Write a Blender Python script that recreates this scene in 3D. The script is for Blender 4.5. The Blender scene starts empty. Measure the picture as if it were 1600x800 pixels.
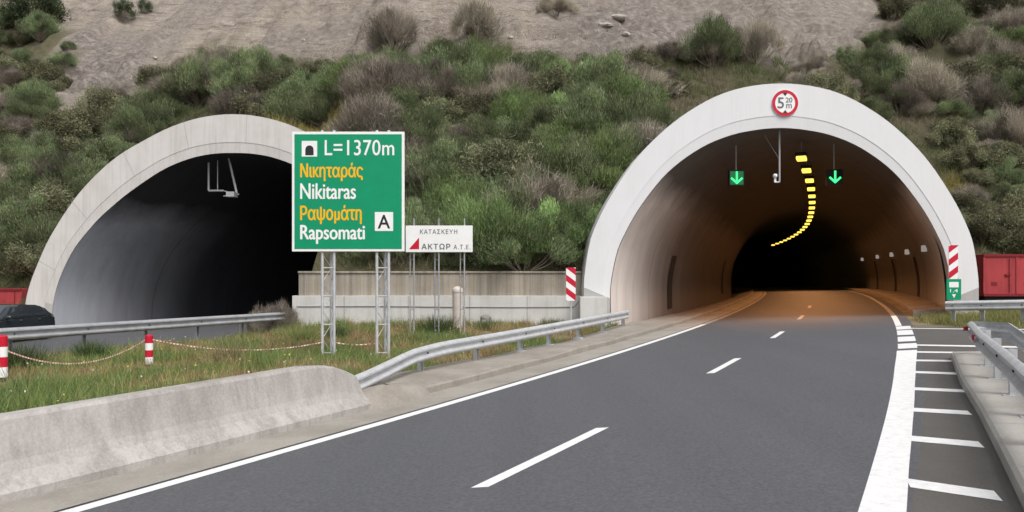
import bpy, bmesh, math, random
import numpy as np
from mathutils import Vector, noise, Matrix

random.seed(7)
rng = np.random.default_rng(7)
sc = bpy.context.scene
col = sc.collection
R = math.radians

# ------------------------------------------------------------------ camera, sky, sun, exposure
cam_data = bpy.data.cameras.new('camera')
cam_data.sensor_width = 36.0
cam_data.lens = 27.0
cam_data.shift_y = 42.0 / 1600.0
cam_data.clip_end = 2000
cam = bpy.data.objects.new('camera', cam_data)
col.objects.link(cam)
cam.location = (0, 0, 2.0)
cam.rotation_euler = (R(90), 0, 0)
sc.camera = cam

SUN_EL, SUN_AZ = R(54), R(150)          # the light comes from behind the camera, from the right
world = bpy.data.worlds.new('World')
sc.world = world
world.use_nodes = True
wn = world.node_tree
wn.nodes.clear()
w_out = wn.nodes.new('ShaderNodeOutputWorld')
w_bg = wn.nodes.new('ShaderNodeBackground')
w_sky = wn.nodes.new('ShaderNodeTexSky')
w_sky.sky_type = 'NISHITA'
w_sky.sun_disc = False
w_sky.sun_elevation = SUN_EL
w_sky.sun_rotation = SUN_AZ
w_sky.dust_density = 4.0
w_hsv = wn.nodes.new('ShaderNodeHueSaturation')
w_hsv.inputs['Saturation'].default_value = 0.22
w_bg.inputs['Strength'].default_value = 0.13
wn.links.new(w_sky.outputs[0], w_hsv.inputs['Color'])
wn.links.new(w_hsv.outputs[0], w_bg.inputs['Color'])
wn.links.new(w_bg.outputs[0], w_out.inputs['Surface'])

sun_data = bpy.data.lights.new('sun', 'SUN')
sun_data.energy = 1.5
sun_data.angle = R(27)
sun_data.color = (1.0, 0.96, 0.91)
sun = bpy.data.objects.new('sun', sun_data)
col.objects.link(sun)
sd = Vector((math.sin(SUN_AZ) * math.cos(SUN_EL), math.cos(SUN_AZ) * math.cos(SUN_EL), math.sin(SUN_EL)))
sun.rotation_euler = sd.to_track_quat('Z', 'Y').to_euler()
sun.location = (0, -20, 40)

sc.view_settings.view_transform = 'Standard'
sc.view_settings.look = 'None'
sc.view_settings.gamma = 1
sc.view_settings.exposure = 0.42
sc.cycles.max_bounces = 6
sc.cycles.diffuse_bounces = 4
sc.cycles.use_denoising = True

# ------------------------------------------------------------------ materials
def srgb(r, g, b):
    f = lambda c: (c / 255 / 12.92) if c / 255 <= 0.04045 else ((c / 255 + 0.055) / 1.055) ** 2.4
    return (f(r), f(g), f(b), 1)

class NT:
    def __init__(s, name):
        s.m = bpy.data.materials.new(name)
        s.m.use_nodes = True
        s.t = s.m.node_tree
        s.p = s.t.nodes['Principled BSDF']
        s.p.inputs['Specular IOR Level'].default_value = 0.3
    def n(s, typ, **kw):
        nd = s.t.nodes.new(typ)
        for k, v in kw.items():
            setattr(nd, k, v)
        return nd
    def l(s, a, b):
        s.t.links.new(a, b)
    def coords(s, scale=(1, 1, 1), kind='Object'):
        tc = s.n('ShaderNodeTexCoord')
        mp = s.n('ShaderNodeMapping')
        mp.inputs['Scale'].default_value = scale
        s.l(tc.outputs[kind], mp.inputs['Vector'])
        return mp.outputs[0]
    def noise(s, scale, detail=5, rough=0.6, vec=None, dist=0.0):
        nz = s.n('ShaderNodeTexNoise')
        nz.inputs['Scale'].default_value = scale
        nz.inputs['Detail'].default_value = detail
        nz.inputs['Roughness'].default_value = rough
        nz.inputs['Distortion'].default_value = dist
        if vec is not None:
            s.l(vec, nz.inputs['Vector'])
        return nz.outputs['Fac']
    def ramp(s, fac, stops):
        r = s.n('ShaderNodeValToRGB')
        e = r.color_ramp.elements
        while len(e) < len(stops):
            e.new(0.5)
        for el, (p, c) in zip(e, stops):
            el.position = p
            el.color = c if len(c) == 4 else (*c, 1)
        s.l(fac, r.inputs['Fac'])
        return r.outputs['Color']
    def mix(s, fac, a, b, mode='MIX'):
        mx = s.n('ShaderNodeMix', data_type='RGBA', blend_type=mode)
        for sock, v in ((mx.inputs[0], fac), (mx.inputs[6], a), (mx.inputs[7], b)):
            if isinstance(v, (int, float)):
                sock.default_value = v
            elif isinstance(v, tuple):
                sock.default_value = v if len(v) == 4 else (*v, 1)
            else:
                s.l(v, sock)
        return mx.outputs[2]
    def bump(s, h, strength=0.3, dist=0.02):
        b = s.n('ShaderNodeBump')
        b.inputs['Strength'].default_value = strength
        b.inputs['Distance'].default_value = dist
        s.l(h, b.inputs['Height'])
        s.l(b.outputs[0], s.p.inputs['Normal'])
    def color(s, c):
        if isinstance(c, tuple):
            s.p.inputs['Base Color'].default_value = c if len(c) == 4 else (*c, 1)
        else:
            s.l(c, s.p.inputs['Base Color'])
    def rough(s, v):
        s.p.inputs['Roughness'].default_value = v

def plain(name, c, rough=0.6, metal=0.0, var=0.12, scale=6.0):
    t = NT(name)
    c = c if len(c) == 4 else (*c, 1)
    nz = t.noise(scale, vec=t.coords())
    dark = tuple(v * (1 - var) for v in c[:3]) + (1,)
    light = tuple(min(1, v * (1 + var)) for v in c[:3]) + (1,)
    t.color(t.ramp(nz, [(0.3, dark), (0.7, light)]))
    t.rough(rough)
    t.p.inputs['Metallic'].default_value = metal
    return t.m

def concrete(name, base, dark, streak=0.5, blot=0.5, fine=0.15, streak_scale=(3.2, 3.2, 0.22), bump=0.25, lo=0.52, hi=0.72):
    t = NT(name)
    v1 = t.coords(streak_scale)
    v2 = t.coords()
    st = t.ramp(t.noise(1.0, 6, 0.65, v1), [(lo, (0, 0, 0)), (hi, (1, 1, 1))])
    bl = t.ramp(t.noise(0.8, 6, 0.62, v2), [(0.42, (0, 0, 0)), (0.72, (1, 1, 1))])
    c = t.mix(0.0, base, dark)
    stf = t.n('ShaderNodeMath', operation='MULTIPLY'); t.l(st, stf.inputs[0]); stf.inputs[1].default_value = streak
    blf = t.n('ShaderNodeMath', operation='MULTIPLY'); t.l(bl, blf.inputs[0]); blf.inputs[1].default_value = blot
    c = t.mix(stf.outputs[0], base, dark)
    c = t.mix(blf.outputs[0], c, dark)
    st2 = t.ramp(t.noise(1.0, 4, 0.6, t.coords(tuple(k * (3.1 if i < 2 else 1.5) for i, k in enumerate(streak_scale)))), [(0.5, (0, 0, 0)), (0.68, (1, 1, 1))])
    s2 = t.n('ShaderNodeMath', operation='MULTIPLY'); t.l(st2, s2.inputs[0]); s2.inputs[1].default_value = streak * .6
    c = t.mix(s2.outputs[0], c, tuple(x * .8 for x in dark))
    nf = t.noise(30, 4, 0.7, v2)
    c = t.mix(fine, c, t.ramp(nf, [(0.3, tuple(x * 0.45 for x in base[:3])), (0.75, tuple(min(1, x * 1.25) for x in base[:3]))]))
    t.color(c)
    t.rough(0.9)
    t.bump(nf, bump, 0.02)
    return t.m

def vcol(name, rough=0.85, translucent=0.0):
    t = NT(name)
    a = t.n('ShaderNodeVertexColor', layer_name='Col')
    oi = t.n('ShaderNodeObjectInfo')
    hs = t.n('ShaderNodeHueSaturation')
    mr = t.n('ShaderNodeMapRange')
    mr.inputs['To Min'].default_value = 0.62
    mr.inputs['To Max'].default_value = 1.28
    t.l(oi.outputs['Random'], mr.inputs['Value'])
    t.l(mr.outputs[0], hs.inputs['Value'])
    mr2 = t.n('ShaderNodeMapRange')
    mr2.inputs['To Min'].default_value = 0.485
    mr2.inputs['To Max'].default_value = 0.51
    t.l(oi.outputs['Random'], mr2.inputs['Value'])
    t.l(mr2.outputs[0], hs.inputs['Hue'])
    t.l(a.outputs['Color'], hs.inputs['Color'])
    t.l(hs.outputs[0], t.p.inputs['Base Color'])
    tr = t.n('ShaderNodeBsdfTranslucent'); t.l(hs.outputs[0], tr.inputs['Color'])
    ms = t.n('ShaderNodeMixShader'); ms.inputs[0].default_value = translucent
    t.l(t.p.outputs[0], ms.inputs[1]); t.l(tr.outputs[0], ms.inputs[2])
    t.l(ms.outputs[0], t.t.nodes['Material Output'].inputs['Surface'])
    t.rough(rough)
    t.p.inputs['Specular IOR Level'].default_value = 0.15
    return t.m

M = {}
# asphalt: grey, fine aggregate, a slight polish in the wheel tracks
t = NT('asphalt')
v = t.coords()
big = t.noise(0.25, 5, 0.6, v)
fine = t.noise(55, 3, 0.75, v)
grain = t.noise(160, 2, 0.8, v)
c = t.ramp(big, [(0.3, (0.070, 0.074, 0.086)), (0.7, (0.094, 0.099, 0.113))])
trk = t.n('ShaderNodeMapping'); trk.inputs['Rotation'].default_value = (0, 0, R(28)); trk.inputs['Scale'].default_value = (0.9, 0.05, 1)
tcx = t.n('ShaderNodeTexCoord'); t.l(tcx.outputs['Object'], trk.inputs['Vector'])
c = t.mix(0.38, c, t.ramp(t.noise(1.0, 4, 0.6, trk.outputs[0]), [(0.40, (0.055, 0.058, 0.066)), (0.60, (0.125, 0.129, 0.143))]))
c = t.mix(0.5, c, t.ramp(fine, [(0.32, (0.035, 0.036, 0.04)), (0.72, (0.165, 0.168, 0.18))]))
c = t.mix(0.22, c, t.ramp(grain, [(0.35, (0.03, 0.03, 0.032)), (0.7, (0.2, 0.2, 0.21))]))
mid_ = t.noise(24, 4, 0.75, v)
c = t.mix(0.34, c, t.ramp(mid_, [(0.40, (0.045, 0.047, 0.053)), (0.60, (0.145, 0.149, 0.161))]))
t.color(c); t.rough(0.72); t.bump(grain, 0.35, 0.008)
t.p.inputs['Specular IOR Level'].default_value = 0.35
M['asphalt'] = t.m
t = NT('asphalt_gore')
v = t.coords()
c = t.ramp(t.noise(0.5, 6, 0.65, v), [(0.3, (0.075, 0.07, 0.067)), (0.7, (0.12, 0.112, 0.104))])
c = t.mix(0.35, c, t.ramp(t.noise(60, 3, 0.8, v), [(0.32, (0.05, 0.047, 0.045)), (0.72, (0.19, 0.18, 0.165))]))
t.color(c); t.rough(0.85); t.bump(t.noise(120, 2, 0.8, v), 0.4, 0.008)
M['asphalt_gore'] = t.m
# road paint
t = NT('road_paint')
v = t.coords()
w = t.ramp(t.noise(9, 6, 0.75, v), [(0.28, (0.34, 0.34, 0.34)), (0.38, (0.68, 0.68, 0.68)), (0.6, (0.80, 0.80, 0.80)), (1.0, (0.82, 0.82, 0.82))])
w = t.mix(0.15, w, t.ramp(t.noise(70, 3, 0.8, v), [(0.3, (0.3, 0.3, 0.3)), (0.6, (0.85, 0.85, 0.85))]))
t.color(w); t.rough(0.6)
M['paint'] = t.m
M['paint_tunnel'] = plain('tunnel_road_paint', (0.30, 0.29, 0.28), 0.7, 0, 0.4, 5)  # darker paint for the lines inside the tunnel

M['barrier'] = concrete('barrier_concrete', (0.445, 0.42, 0.40), (0.21, 0.19, 0.175), 0.75, 0.6, 0.3, (2.4, 2.4, 0.28), lo=0.44, hi=0.66)
M['gutter'] = concrete('gutter_concrete', (0.345, 0.322, 0.288), (0.17, 0.155, 0.13), 0.3, 0.75, 0.3, (1, 1, 1))
M['kerb'] = concrete('kerb_concrete', (0.33, 0.30, 0.265), (0.15, 0.13, 0.105), 0.4, 0.7, 0.3, (2, 2, 0.6))
M['island'] = concrete('island_concrete', (0.43, 0.41, 0.38), (0.24, 0.22, 0.19), 0.2, 0.5, 0.25, (1, 1, 1))
M['wall_upper'] = concrete('stained_wall', (0.41, 0.36, 0.295), (0.13, 0.12, 0.10), 0.85, 0.35, 0.25, (3.0, 3.0, 0.10), lo=0.42, hi=0.66)
M['wall_lower'] = concrete('pale_wall', (0.60, 0.595, 0.58), (0.34, 0.32, 0.29), 0.35, 0.4, 0.2, (2.0, 2.0, 0.2))
M['ring_white'] = concrete('white_painted_concrete', (0.69, 0.69, 0.705), (0.56, 0.55, 0.54), 0.13, 0.2, 0.05, (2.2, 2.2, 0.3), 0.08)
M['ring_old'] = concrete('weathered_painted_concrete', (0.60, 0.578, 0.562), (0.38, 0.345, 0.325), 0.42, 0.4, 0.1, (2.4, 2.4, 0.22), 0.1)
M['ring_joint'] = plain('joint_line', (0.30, 0.29, 0.28), 0.9)
M['plinth'] = concrete('plinth_concrete', (0.42, 0.41, 0.40), (0.26, 0.25, 0.23), 0.4, 0.4, 0.2, (2, 2, 0.4))
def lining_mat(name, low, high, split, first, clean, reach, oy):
    """daylight falloff painted in: pale up to world y first, darker beyond; darker vault"""
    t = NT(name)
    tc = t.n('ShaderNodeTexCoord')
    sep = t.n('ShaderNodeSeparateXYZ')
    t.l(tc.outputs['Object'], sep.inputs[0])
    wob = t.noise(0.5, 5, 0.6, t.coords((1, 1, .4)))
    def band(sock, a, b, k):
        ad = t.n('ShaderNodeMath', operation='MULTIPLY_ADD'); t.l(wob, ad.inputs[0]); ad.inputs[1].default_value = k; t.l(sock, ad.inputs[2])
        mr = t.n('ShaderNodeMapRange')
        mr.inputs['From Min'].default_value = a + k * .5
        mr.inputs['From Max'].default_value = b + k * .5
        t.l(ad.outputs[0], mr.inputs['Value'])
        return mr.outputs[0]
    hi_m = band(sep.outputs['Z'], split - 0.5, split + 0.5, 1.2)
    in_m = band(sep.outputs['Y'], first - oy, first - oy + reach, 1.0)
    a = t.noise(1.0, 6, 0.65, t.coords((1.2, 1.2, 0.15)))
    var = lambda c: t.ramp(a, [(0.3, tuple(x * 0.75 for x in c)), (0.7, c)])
    c = t.mix(in_m, var(clean), var(low))  # clean is the daylit entry tone, faded out with depth
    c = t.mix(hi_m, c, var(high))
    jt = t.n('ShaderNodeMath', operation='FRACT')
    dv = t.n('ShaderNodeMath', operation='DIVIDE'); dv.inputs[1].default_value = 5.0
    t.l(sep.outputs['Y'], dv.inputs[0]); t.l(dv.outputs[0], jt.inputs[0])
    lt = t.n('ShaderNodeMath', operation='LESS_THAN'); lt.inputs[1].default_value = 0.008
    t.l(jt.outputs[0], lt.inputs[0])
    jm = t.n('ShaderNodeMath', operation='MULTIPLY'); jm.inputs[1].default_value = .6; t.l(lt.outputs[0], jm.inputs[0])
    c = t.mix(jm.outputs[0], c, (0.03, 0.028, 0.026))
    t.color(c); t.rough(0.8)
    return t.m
M['lining_right'] = lining_mat('right_lining_falloff', (0.30, 0.27, 0.25), (0.12, 0.108, 0.10), 5.0, 28.8, (0.74, 0.66, 0.61), 8.5, 28.0)
M['lining_left'] = lining_mat('left_lining_falloff', (0.05, 0.053, 0.062), (0.035, 0.036, 0.04), 4.9, 31.6, (0.42, 0.44, 0.50), 7.5, 31.5)
t = NT('galvanised_steel')
v = t.coords()
t.color(t.ramp(t.noise(5, 6, 0.7, v), [(0.3, (0.44, 0.45, 0.46)), (0.7, (0.62, 0.63, 0.65))]))
t.p.inputs['Metallic'].default_value = 0.3; t.rough(0.45)
M['galv'] = t.m
t = NT('weathered_galvanised_steel')
v = t.coords((1, 1, 1))
t.color(t.ramp(t.noise(3, 6, 0.7, v), [(0.3, (0.30, 0.31, 0.33)), (0.7, (0.46, 0.47, 0.49))]))
t.p.inputs['Metallic'].default_value = 0.35; t.rough(0.55)
M['galv_old'] = t.m
M['bolt'] = plain('dark_bolt', (0.06, 0.06, 0.065), 0.5, 0.5)
M['sign_green'] = plain('sign_green', srgb(0, 140, 98), 0.45, 0, 0.05, 3)
M['sign_white'] = plain('sign_white', (0.80, 0.80, 0.80), 0.45, 0, 0.04, 3)
M['sign_grey_back'] = plain('sign_aluminium', (0.45, 0.46, 0.47), 0.45, 0.5)
M['sign_yellow'] = plain('sign_yellow', srgb(232, 180, 20), 0.5, 0, 0.05)
M['sign_black'] = plain('sign_black', (0.02, 0.02, 0.024), 0.5)
M['sign_text_grey'] = plain('faded_lettering', (0.13, 0.13, 0.15), 0.6)
M['tape_pale'] = plain('tape_pale', (0.55, 0.50, 0.42), 0.5)
M['tape_red'] = plain('faded_tape_red', (0.42, 0.13, 0.11), 0.5)
M['sign_red'] = plain('sign_red', srgb(190, 22, 50), 0.5, 0, 0.06)
M['red_box'] = concrete('faded_red_steel', srgb(168, 66, 70), srgb(112, 42, 46), 0.5, 0.5, 0.08, (2, 2, 0.3), 0.05)
M['red_dark'] = plain('red_seam', srgb(120, 30, 38), 0.7)
M['pole_grey'] = plain('grey_painted_steel', (0.42, 0.42, 0.44), 0.5, 0.3)
M['cream'] = plain('pinkish_painted_pipe', (0.56, 0.50, 0.46), 0.7, 0, 0.1, 4)
M['drain'] = plain('grey_drain_cap', (0.24, 0.23, 0.21), 0.8, 0, 0.3)
M['niche'] = plain('niche_shade', (0.075, 0.06, 0.05), 0.9)
M['dark'] = plain('dark_recess', (0.012, 0.012, 0.012), 0.9)
M['blackbox'] = plain('black_signal_housing', (0.012, 0.013, 0.013), 0.5)
M['rubber'] = plain('rubber', (0.02, 0.02, 0.02), 0.8)
M['carpaint'] = plain('dark_car_paint', (0.045, 0.052, 0.06), 0.16, 0.35, 0.05)
M['carpaint'].node_tree.nodes['Principled BSDF'].inputs['Coat Weight'].default_value = 0.8
t = NT('car_glass'); t.color((0.22, 0.26, 0.29)); t.rough(0.06); t.p.inputs['Metallic'].default_value = 0.85
M['glass'] = t.m
M['rim'] = plain('alloy_rim', (0.4, 0.4, 0.42), 0.35, 0.8)
M['taillight'] = plain('tail_light', (0.35, 0.01, 0.01), 0.2)
M['headlight'] = plain('head_light', (0.65, 0.68, 0.7), 0.15)
def emit(name, c, s):
    t = NT(name)
    t.color((0.02, 0.02, 0.02))
    t.p.inputs['Emission Color'].default_value = (*c, 1)
    t.p.inputs['Emission Strength'].default_value = s
    return t.m
M['sodium'] = emit('sodium_lens', (1.0, 0.66, 0.09), 1.5)
M['green_lit'] = emit('green_signal_led', (0.06, 1.0, 0.28), 1.15)
M['green_dim'] = emit('green_signal_field', (0.02, 0.30, 0.10), 0.36)
M['walllamp'] = emit('small_wall_lamp', (0.95, 0.85, 0.75), 0.22)
M['stone'] = plain('pale_stone', (0.42, 0.385, 0.34), 0.9, 0, 0.25, 5)
M['foliage'] = vcol('foliage', translucent=0.25)
M['grassmat'] = vcol('grass_blades', translucent=0.25)
M['bark'] = plain('grey_bark', (0.24, 0.205, 0.17), 0.9, 0, 0.3)

# hill: colour from masks painted per vertex (bare earth, rock, yellow grass), broken by noise
t = NT('hill_earth')
v = t.coords()
at = t.n('ShaderNodeVertexColor', layer_name='Col')
sp = t.n('ShaderNodeSeparateColor'); t.l(at.outputs['Color'], sp.inputs[0])
n1 = t.noise(0.35, 7, 0.65, v); n2 = t.noise(2.2, 7, 0.7, v); n3 = t.noise(9, 5, 0.75, v)
soil = t.ramp(n2, [(0.3, (0.09, 0.085, 0.045)), (0.55, (0.135, 0.125, 0.07)), (0.75, (0.17, 0.15, 0.10))])
bare = t.ramp(n1, [(0.40, (0.40, 0.345, 0.30)), (0.5, (0.53, 0.455, 0.385)), (0.60, (0.62, 0.525, 0.41))])
lay = t.noise(1.0, 6, 0.7, t.coords((0.18, 0.25, 2.4)), 0.8)
bare = t.mix(0.6, bare, t.ramp(lay, [(0.40, (0.26, 0.228, 0.20)), (0.5, (0.44, 0.382, 0.33)), (0.60, (0.56, 0.48, 0.395))]))
bare = t.mix(0.45, bare, t.ramp(n3, [(0.38, (0.15, 0.13, 0.115)), (0.5, (0.36, 0.315, 0.275)), (0.62, (0.58, 0.51, 0.435))]))
patch = t.ramp(t.noise(0.9, 8, 0.72, v), [(0.50, (0, 0, 0)), (0.60, (1, 1, 1))])
pf = t.n('ShaderNodeMath', operation='MULTIPLY'); t.l(patch, pf.inputs[0]); pf.inputs[1].default_value = .6
bare = t.mix(pf.outputs[0], bare, (0.20, 0.172, 0.15))
rock = t.ramp(n2, [(0.3, (0.13, 0.113, 0.103)), (0.5, (0.265, 0.232, 0.210)), (0.66, (0.47, 0.41, 0.365))])
yel = t.ramp(n3, [(0.3, (0.13, 0.11, 0.045)), (0.7, (0.27, 0.23, 0.07))])
run = t.ramp(t.noise(1.0, 6, 0.7, t.coords((1.1, 0.10, 0.10)), 0.4), [(0.42, (0, 0, 0)), (0.66, (1, 1, 1))])
rf = t.n('ShaderNodeMath', operation='MULTIPLY'); t.l(run, rf.inputs[0]); rf.inputs[1].default_value = .5
bare = t.mix(rf.outputs[0], bare, (0.33, 0.275, 0.21))
crk = t.n('ShaderNodeTexVoronoi', feature='DISTANCE_TO_EDGE'); crk.inputs['Scale'].default_value = 0.55
wv = t.n('ShaderNodeMix', data_type='VECTOR'); wv.inputs[0].default_value = .55; t.l(t.coords((1, 1, 1.6)), wv.inputs[4]); nzv = t.n('ShaderNodeTexNoise'); nzv.inputs['Scale'].default_value = 1.2; nzv.inputs['Detail'].default_value = 5; t.l(v, nzv.inputs['Vector']); t.l(nzv.outputs['Color'], wv.inputs[5])
t.l(wv.outputs[1], crk.inputs['Vector'])
ck = t.ramp(crk.outputs['Distance'], [(0.0, (1, 1, 1)), (0.035, (0, 0, 0))])
cf = t.n('ShaderNodeMath', operation='MULTIPLY'); t.l(ck, cf.inputs[0]); cf.inputs[1].default_value = .14
bare = t.mix(cf.outputs[0], bare, (0.075, 0.065, 0.06))
clv = t.ramp(t.noise(1.0, 7, 0.75, t.coords((0.22, 0.5, 1.5)), 1.6), [(0.395, (1, 1, 1)), (0.445, (0, 0, 0))])
cl = t.n('ShaderNodeMath', operation='MULTIPLY'); t.l(clv, cl.inputs[0]); cl.inputs[1].default_value = .62
bare = t.mix(cl.outputs[0], bare, (0.12, 0.103, 0.092))
plv = t.ramp(t.noise(0.7, 7, 0.7, t.coords((0.8, 0.5, 1.3)), 0.6), [(0.60, (0, 0, 0)), (0.66, (1, 1, 1))])
pl_ = t.n('ShaderNodeMath', operation='MULTIPLY'); t.l(plv, pl_.inputs[0]); pl_.inputs[1].default_value = .6
bare = t.mix(pl_.outputs[0], bare, (0.62, 0.55, 0.48))
c = t.mix(sp.outputs[0], soil, bare)
c = t.mix(sp.outputs[1], c, rock)
c = t.mix(sp.outputs[2], c, yel)
t.color(c); t.rough(0.95)
hs = t.n('ShaderNodeMath', operation='ADD'); t.l(n2, hs.inputs[0]); t.l(n3, hs.inputs[1])
t.bump(hs.outputs[0], 1.0, 0.24)
M['hill'] = t.m
t = NT('ground_soil')
v = t.coords()
c = t.ramp(t.noise(0.6, 7, 0.65, v), [(0.3, (0.10, 0.095, 0.045)), (0.5, (0.16, 0.14, 0.075)), (0.68, (0.27, 0.225, 0.16))])
c = t.mix(0.4, c, t.ramp(t.noise(18, 4, 0.8, v), [(0.3, (0.06, 0.055, 0.035)), (0.7, (0.32, 0.27, 0.2))]))
t.color(c); t.rough(0.95); t.bump(t.noise(12, 5, 0.7, v), 0.5, 0.05)
M['ground'] = t.m

# ------------------------------------------------------------------ mesh helpers
class MB:
    """collects shapes in world (or thing-local) coordinates; build() links them as ONE mesh object"""
    def __init__(s):
        s.v, s.f, s.mi = [], [], []
    def add(s, vs, fs, mi=0):
        o = len(s.v)
        s.v += [tuple(p) for p in vs]
        s.f += [tuple(i + o for i in f) for f in fs]
        s.mi += [mi] * len(fs)
        return s
    def box(s, x0, x1, y0, y1, z0, z1, mi=0):
        vs = [(x, y, z) for z in (z0, z1) for y in (y0, y1) for x in (x0, x1)]
        return s.add(vs, [(0, 2, 3, 1), (4, 5, 7, 6), (0, 1, 5, 4), (2, 6, 7, 3), (0, 4, 6, 2), (1, 3, 7, 5)], mi)
    def tube(s, a, b, r0, r1=None, n=8, mi=0, cap=True):
        a, b = Vector(a), Vector(b)
        r1 = r0 if r1 is None else r1
        d = (b - a).normalized()
        u = d.orthogonal().normalized(); w = d.cross(u)
        vs = []
        for p, r in ((a, r0), (b, r1)):
            for k in range(n):
                an = 2 * math.pi * k / n
                vs.append(p + u * (r * math.cos(an)) + w * (r * math.sin(an)))
        fs = [(k, (k + 1) % n, n + (k + 1) % n, n + k) for k in range(n)]
        if cap:
            fs += [tuple(reversed(range(n))), tuple(range(n, 2 * n))]
        return s.add(vs, fs, mi)
    def loft(s, rings, closed=True, cap=True, mi=0):
        n = len(rings[0]); vs = [p for r in rings for p in r]; fs = []
        for i in range(len(rings) - 1):
            for k in range(n if closed else n - 1):
                k2 = (k + 1) % n
                fs.append((i * n + k, i * n + k2, (i + 1) * n + k2, (i + 1) * n + k))
        if cap and closed:
            fs += [tuple(reversed(range(n))), tuple(range((len(rings) - 1) * n, len(rings) * n))]
        return s.add(vs, fs, mi)
    def sphere(s, c, r, n=12, m=8, sx=1, sy=1, sz=1, mi=0):
        rings = []
        for i in range(m + 1):
            th = math.pi * i / m
            rr = max(1e-4, math.sin(th))
            rings.append([(c[0] + sx * r * rr * math.cos(2 * math.pi * k / n), c[1] + sy * r * rr * math.sin(2 * math.pi * k / n), c[2] - sz * r * math.cos(th)) for k in range(n)])
        return s.loft(rings, mi=mi)
    def build(s, name, mats, parent=None, loc=None, smooth=False, bevel=0.0):
        off = Vector(loc) if loc is not None else (parent_origin(parent) if parent is not None else Vector((0, 0, 0)))
        me = bpy.data.meshes.new(name)
        me.from_pydata([(x - off.x, y - off.y, z - off.z) for x, y, z in s.v], [], s.f)
        for m in (mats if isinstance(mats, (list, tuple)) else [mats]):
            me.materials.append(m)
        if any(s.mi):
            me.polygons.foreach_set('material_index', s.mi)
        bm = bmesh.new(); bm.from_mesh(me)
        bmesh.ops.recalc_face_normals(bm, faces=bm.faces)
        if bevel:
            bmesh.ops.bevel(bm, geom=list(bm.edges), offset=bevel, segments=2, affect='EDGES', profile=0.5)
        bm.to_mesh(me); bm.free()
        if smooth:
            me.polygons.foreach_set('use_smooth', [True] * len(me.polygons))
            me.set_sharp_from_angle(angle=R(40))
        o = bpy.data.objects.new(name, me)
        col.objects.link(o)
        if parent is not None:
            o.parent = parent
        elif loc is not None:
            o.location = off
        return o

def parent_origin(p):
    """world origin of a thing (or part); parts sit at their thing's origin"""
    o = Vector((0, 0, 0))
    while p is not None:
        o += p.location
        p = p.parent
    return o

def tag(o, label=None, cat=None, group=None, kind=None):
    if label: o['label'] = label
    if cat: o['category'] = cat
    if group: o['group'] = group
    if kind: o['kind'] = kind
    return o

def thing(name, label, cat, loc, group=None):
    o = bpy.data.objects.new(name, None)
    o.empty_display_size = 0.3
    col.objects.link(o)
    o.location = loc
    return tag(o, label, cat, group)

def struct(name, mb, mats, label=None, loc=None, smooth=False):
    return tag(mb.build(name, mats, loc=loc, smooth=smooth), label, name.replace('_', ' '), kind='structure')

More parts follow.
